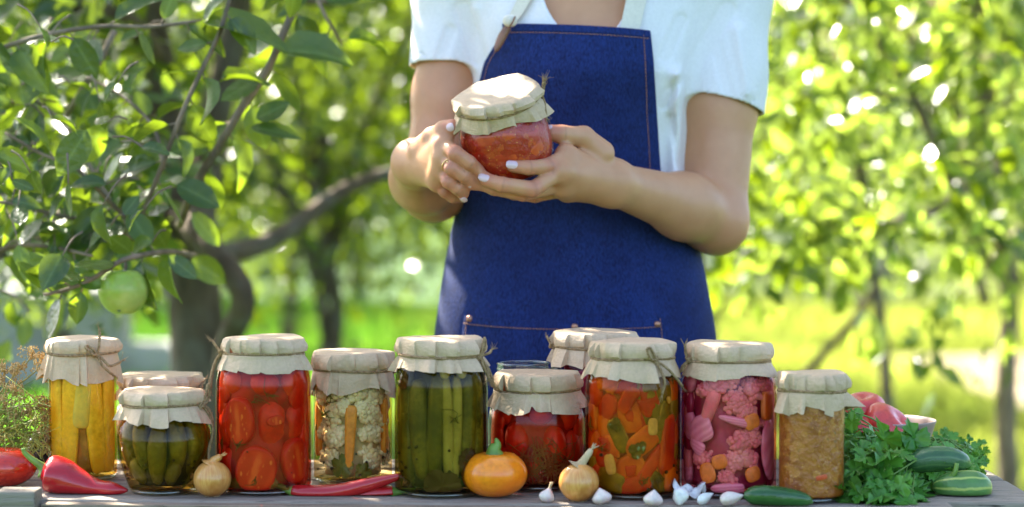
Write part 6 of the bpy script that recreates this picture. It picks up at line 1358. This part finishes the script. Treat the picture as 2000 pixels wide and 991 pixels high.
out_px = [(1652, 985), (1652, 800), (1668, 785), (1700, 800), (1740, 815), (1790, 840), (1830, 845), (1850, 870), (1800, 900), (1790, 930), (1800, 960), (1800, 988)]
for i in range(74):
    px = rgp.uniform(1655, 1800); py = rgp.uniform(852 if px < 1700 else 872, 975); d = 2.285 - .10 * ((py - 800) / 190) + rgp.uniform(-.03, .055)
    if px > 1745 and py < 890: continue
    spray(px, py, max(2.16, d), rgp.uniform(.028, .042))
for i in range(34): px = rgp.uniform(1790, 1900); py = rgp.uniform(858, 895) + (px - 1790) * .12; spray(px, py, 2.33 + rgp.uniform(-.02, .05), .013, root=(.04, .06, .02))
for (px, py) in [(1660, 812), (1664, 836), (1682, 828), (1672, 806), (1676, 850), (1790, 885)]: spray(px, py, 2.30, .024)
for (px, py) in [(1672, 965), (1700, 975), (1735, 968), (1760, 955), (1780, 975), (1740, 930), (1700, 935), (1880, 885), (1890, 905)]: spray(px, py, 2.170 if px < 1800 else 2.26, .036)
V, Fa = place_leaves(TP, np.array(Lo), np.array(Ld), np.array(Ln), np.array(Ls)); V[:, 2] = np.maximum(V[:, 2], .001); mk('leaves', V, Fa, par_m, pt); pb.build('stems', par_s, pt)

# dill bunch with seed heads, dark aubergine, at the left edge
dl0 = onplane(20, 900, T); dl0[1] = 2.36; dl0[0] = at(30, 2.36); dt = tag(empty('dill_bunch', dl0), 'bunch of yellowing dill with brown seed heads at the left edge', 'dill'); sb, ub, fb = MB(), MB(), MB(); rgd = np.random.default_rng(8)
for (px, py, s, d) in [(58, 702, .016, 2.36), (78, 718, .015, 2.35), (30, 728, .014, 2.36), (6, 736, .016, 2.37), (-18, 760, .02, 2.36), (24, 775, .018, 2.34), (66, 800, .016, 2.35), (82, 822, .017, 2.35), (78, 850, .018, 2.345), (40, 812, .018, 2.33), (5, 800, .02, 2.33), (-30, 720, .016, 2.37), (84, 790, .012, 2.36), (86, 865, .014, 2.34)]:
    e = P(px, py, d) - dl0; a = np.array([rgd.uniform(-.07, -.01), rgd.uniform(-.01, .03), .012]); q = spline([a, (a + e) / 2 + np.array([-.012, 0, .012]), e], 14); sb.add(*tube(q, np.linspace(.0016, .0008, 14), 6)); ax = unit(q[-1] - q[-3])
    for k in range(20):
        v = unit(ax * rgd.uniform(.35, 1) + rgd.normal(size=3) * .55); tip = e + v * s * rgd.uniform(.7, 1.05); ub.add(*tube(spline([e, e + ax * s * .35 + (tip - e) * .35, tip], 6), .00035, 4))
        for _ in range(6): c = tip + rgd.normal(size=3) * .0022; Vv, Fv = superell(1, 1, 6, 4); ub.add(Vv * np.array([.0009, .0007, .0014]) + c, Fv)
for i in range(520):
    a = P(rgd.uniform(-60, 84), rgd.triangular(765, 850, 905), rgd.uniform(2.30, 2.39)) - dl0; v = unit(rgd.normal(size=3) + np.array([0, -.2, .3])) * rgd.uniform(.012, .03); v2 = v + rgd.normal(size=3) * .010; fb.add(*tube(spline([a, a + v * .5, a + v2], 5), np.linspace(.0007, .0003, 5), 4))
for i in range(16): e = P(rgd.uniform(-60, 80), rgd.uniform(790, 900), rgd.uniform(2.31, 2.38)) - dl0; a = np.array([rgd.uniform(-.1, -.03), 0, .01]); sb.add(*tube(spline([a, (a + e) / 2 + np.array([0, 0, .01]), e], 8), .0012, 5))
sb.build('stems', mat('dill_stem', (.24, .22, .05), (.34, .28, .09), 30, rough=.6), dt); ub.build('seed_heads', mat('dill_seed', (.36, .22, .07), (.50, .34, .12), 120, rough=.7), dt); fb.build('fronds', mat('dill_frond', (.18, .24, .03), (.44, .42, .06), 14, rough=.6), dt)
aub = mat('aubergine_skin', (.010, .006, .014), (.016, .008, .02), 10, rough=.16, coat=.4)
ap_ = rest(84, 932, .02); V, Fc = superell(1, 1, 40, 26); V = V * np.array([.026, .030, .0262]); V[:, 2] += .0262; at_o = tag(empty('aubergine', ap_ + np.array([-.004, .035, 0])), 'dark purple aubergine behind the big red pepper', 'aubergine'); mk('skin', V, Fc, aub, at_o)
b = MB()
for i in range(5): a = i * 1.257; d = np.array([math.cos(a), math.sin(a), 0]); b.add(*tube(spline([(0, 0, .054), tuple(d * .008 + np.array([0, 0, .0535])), tuple(d * .017 + np.array([0, 0, .0475]))], 7), np.linspace(.004, .001, 7), 6))
b.add(*tube(spline([(0, 0, .053), (-.003, 0, .060), (-.008, 0, .065)], 7), np.linspace(.0035, .003, 7), 8)); b.build('calyx', stalk_m, at_o)
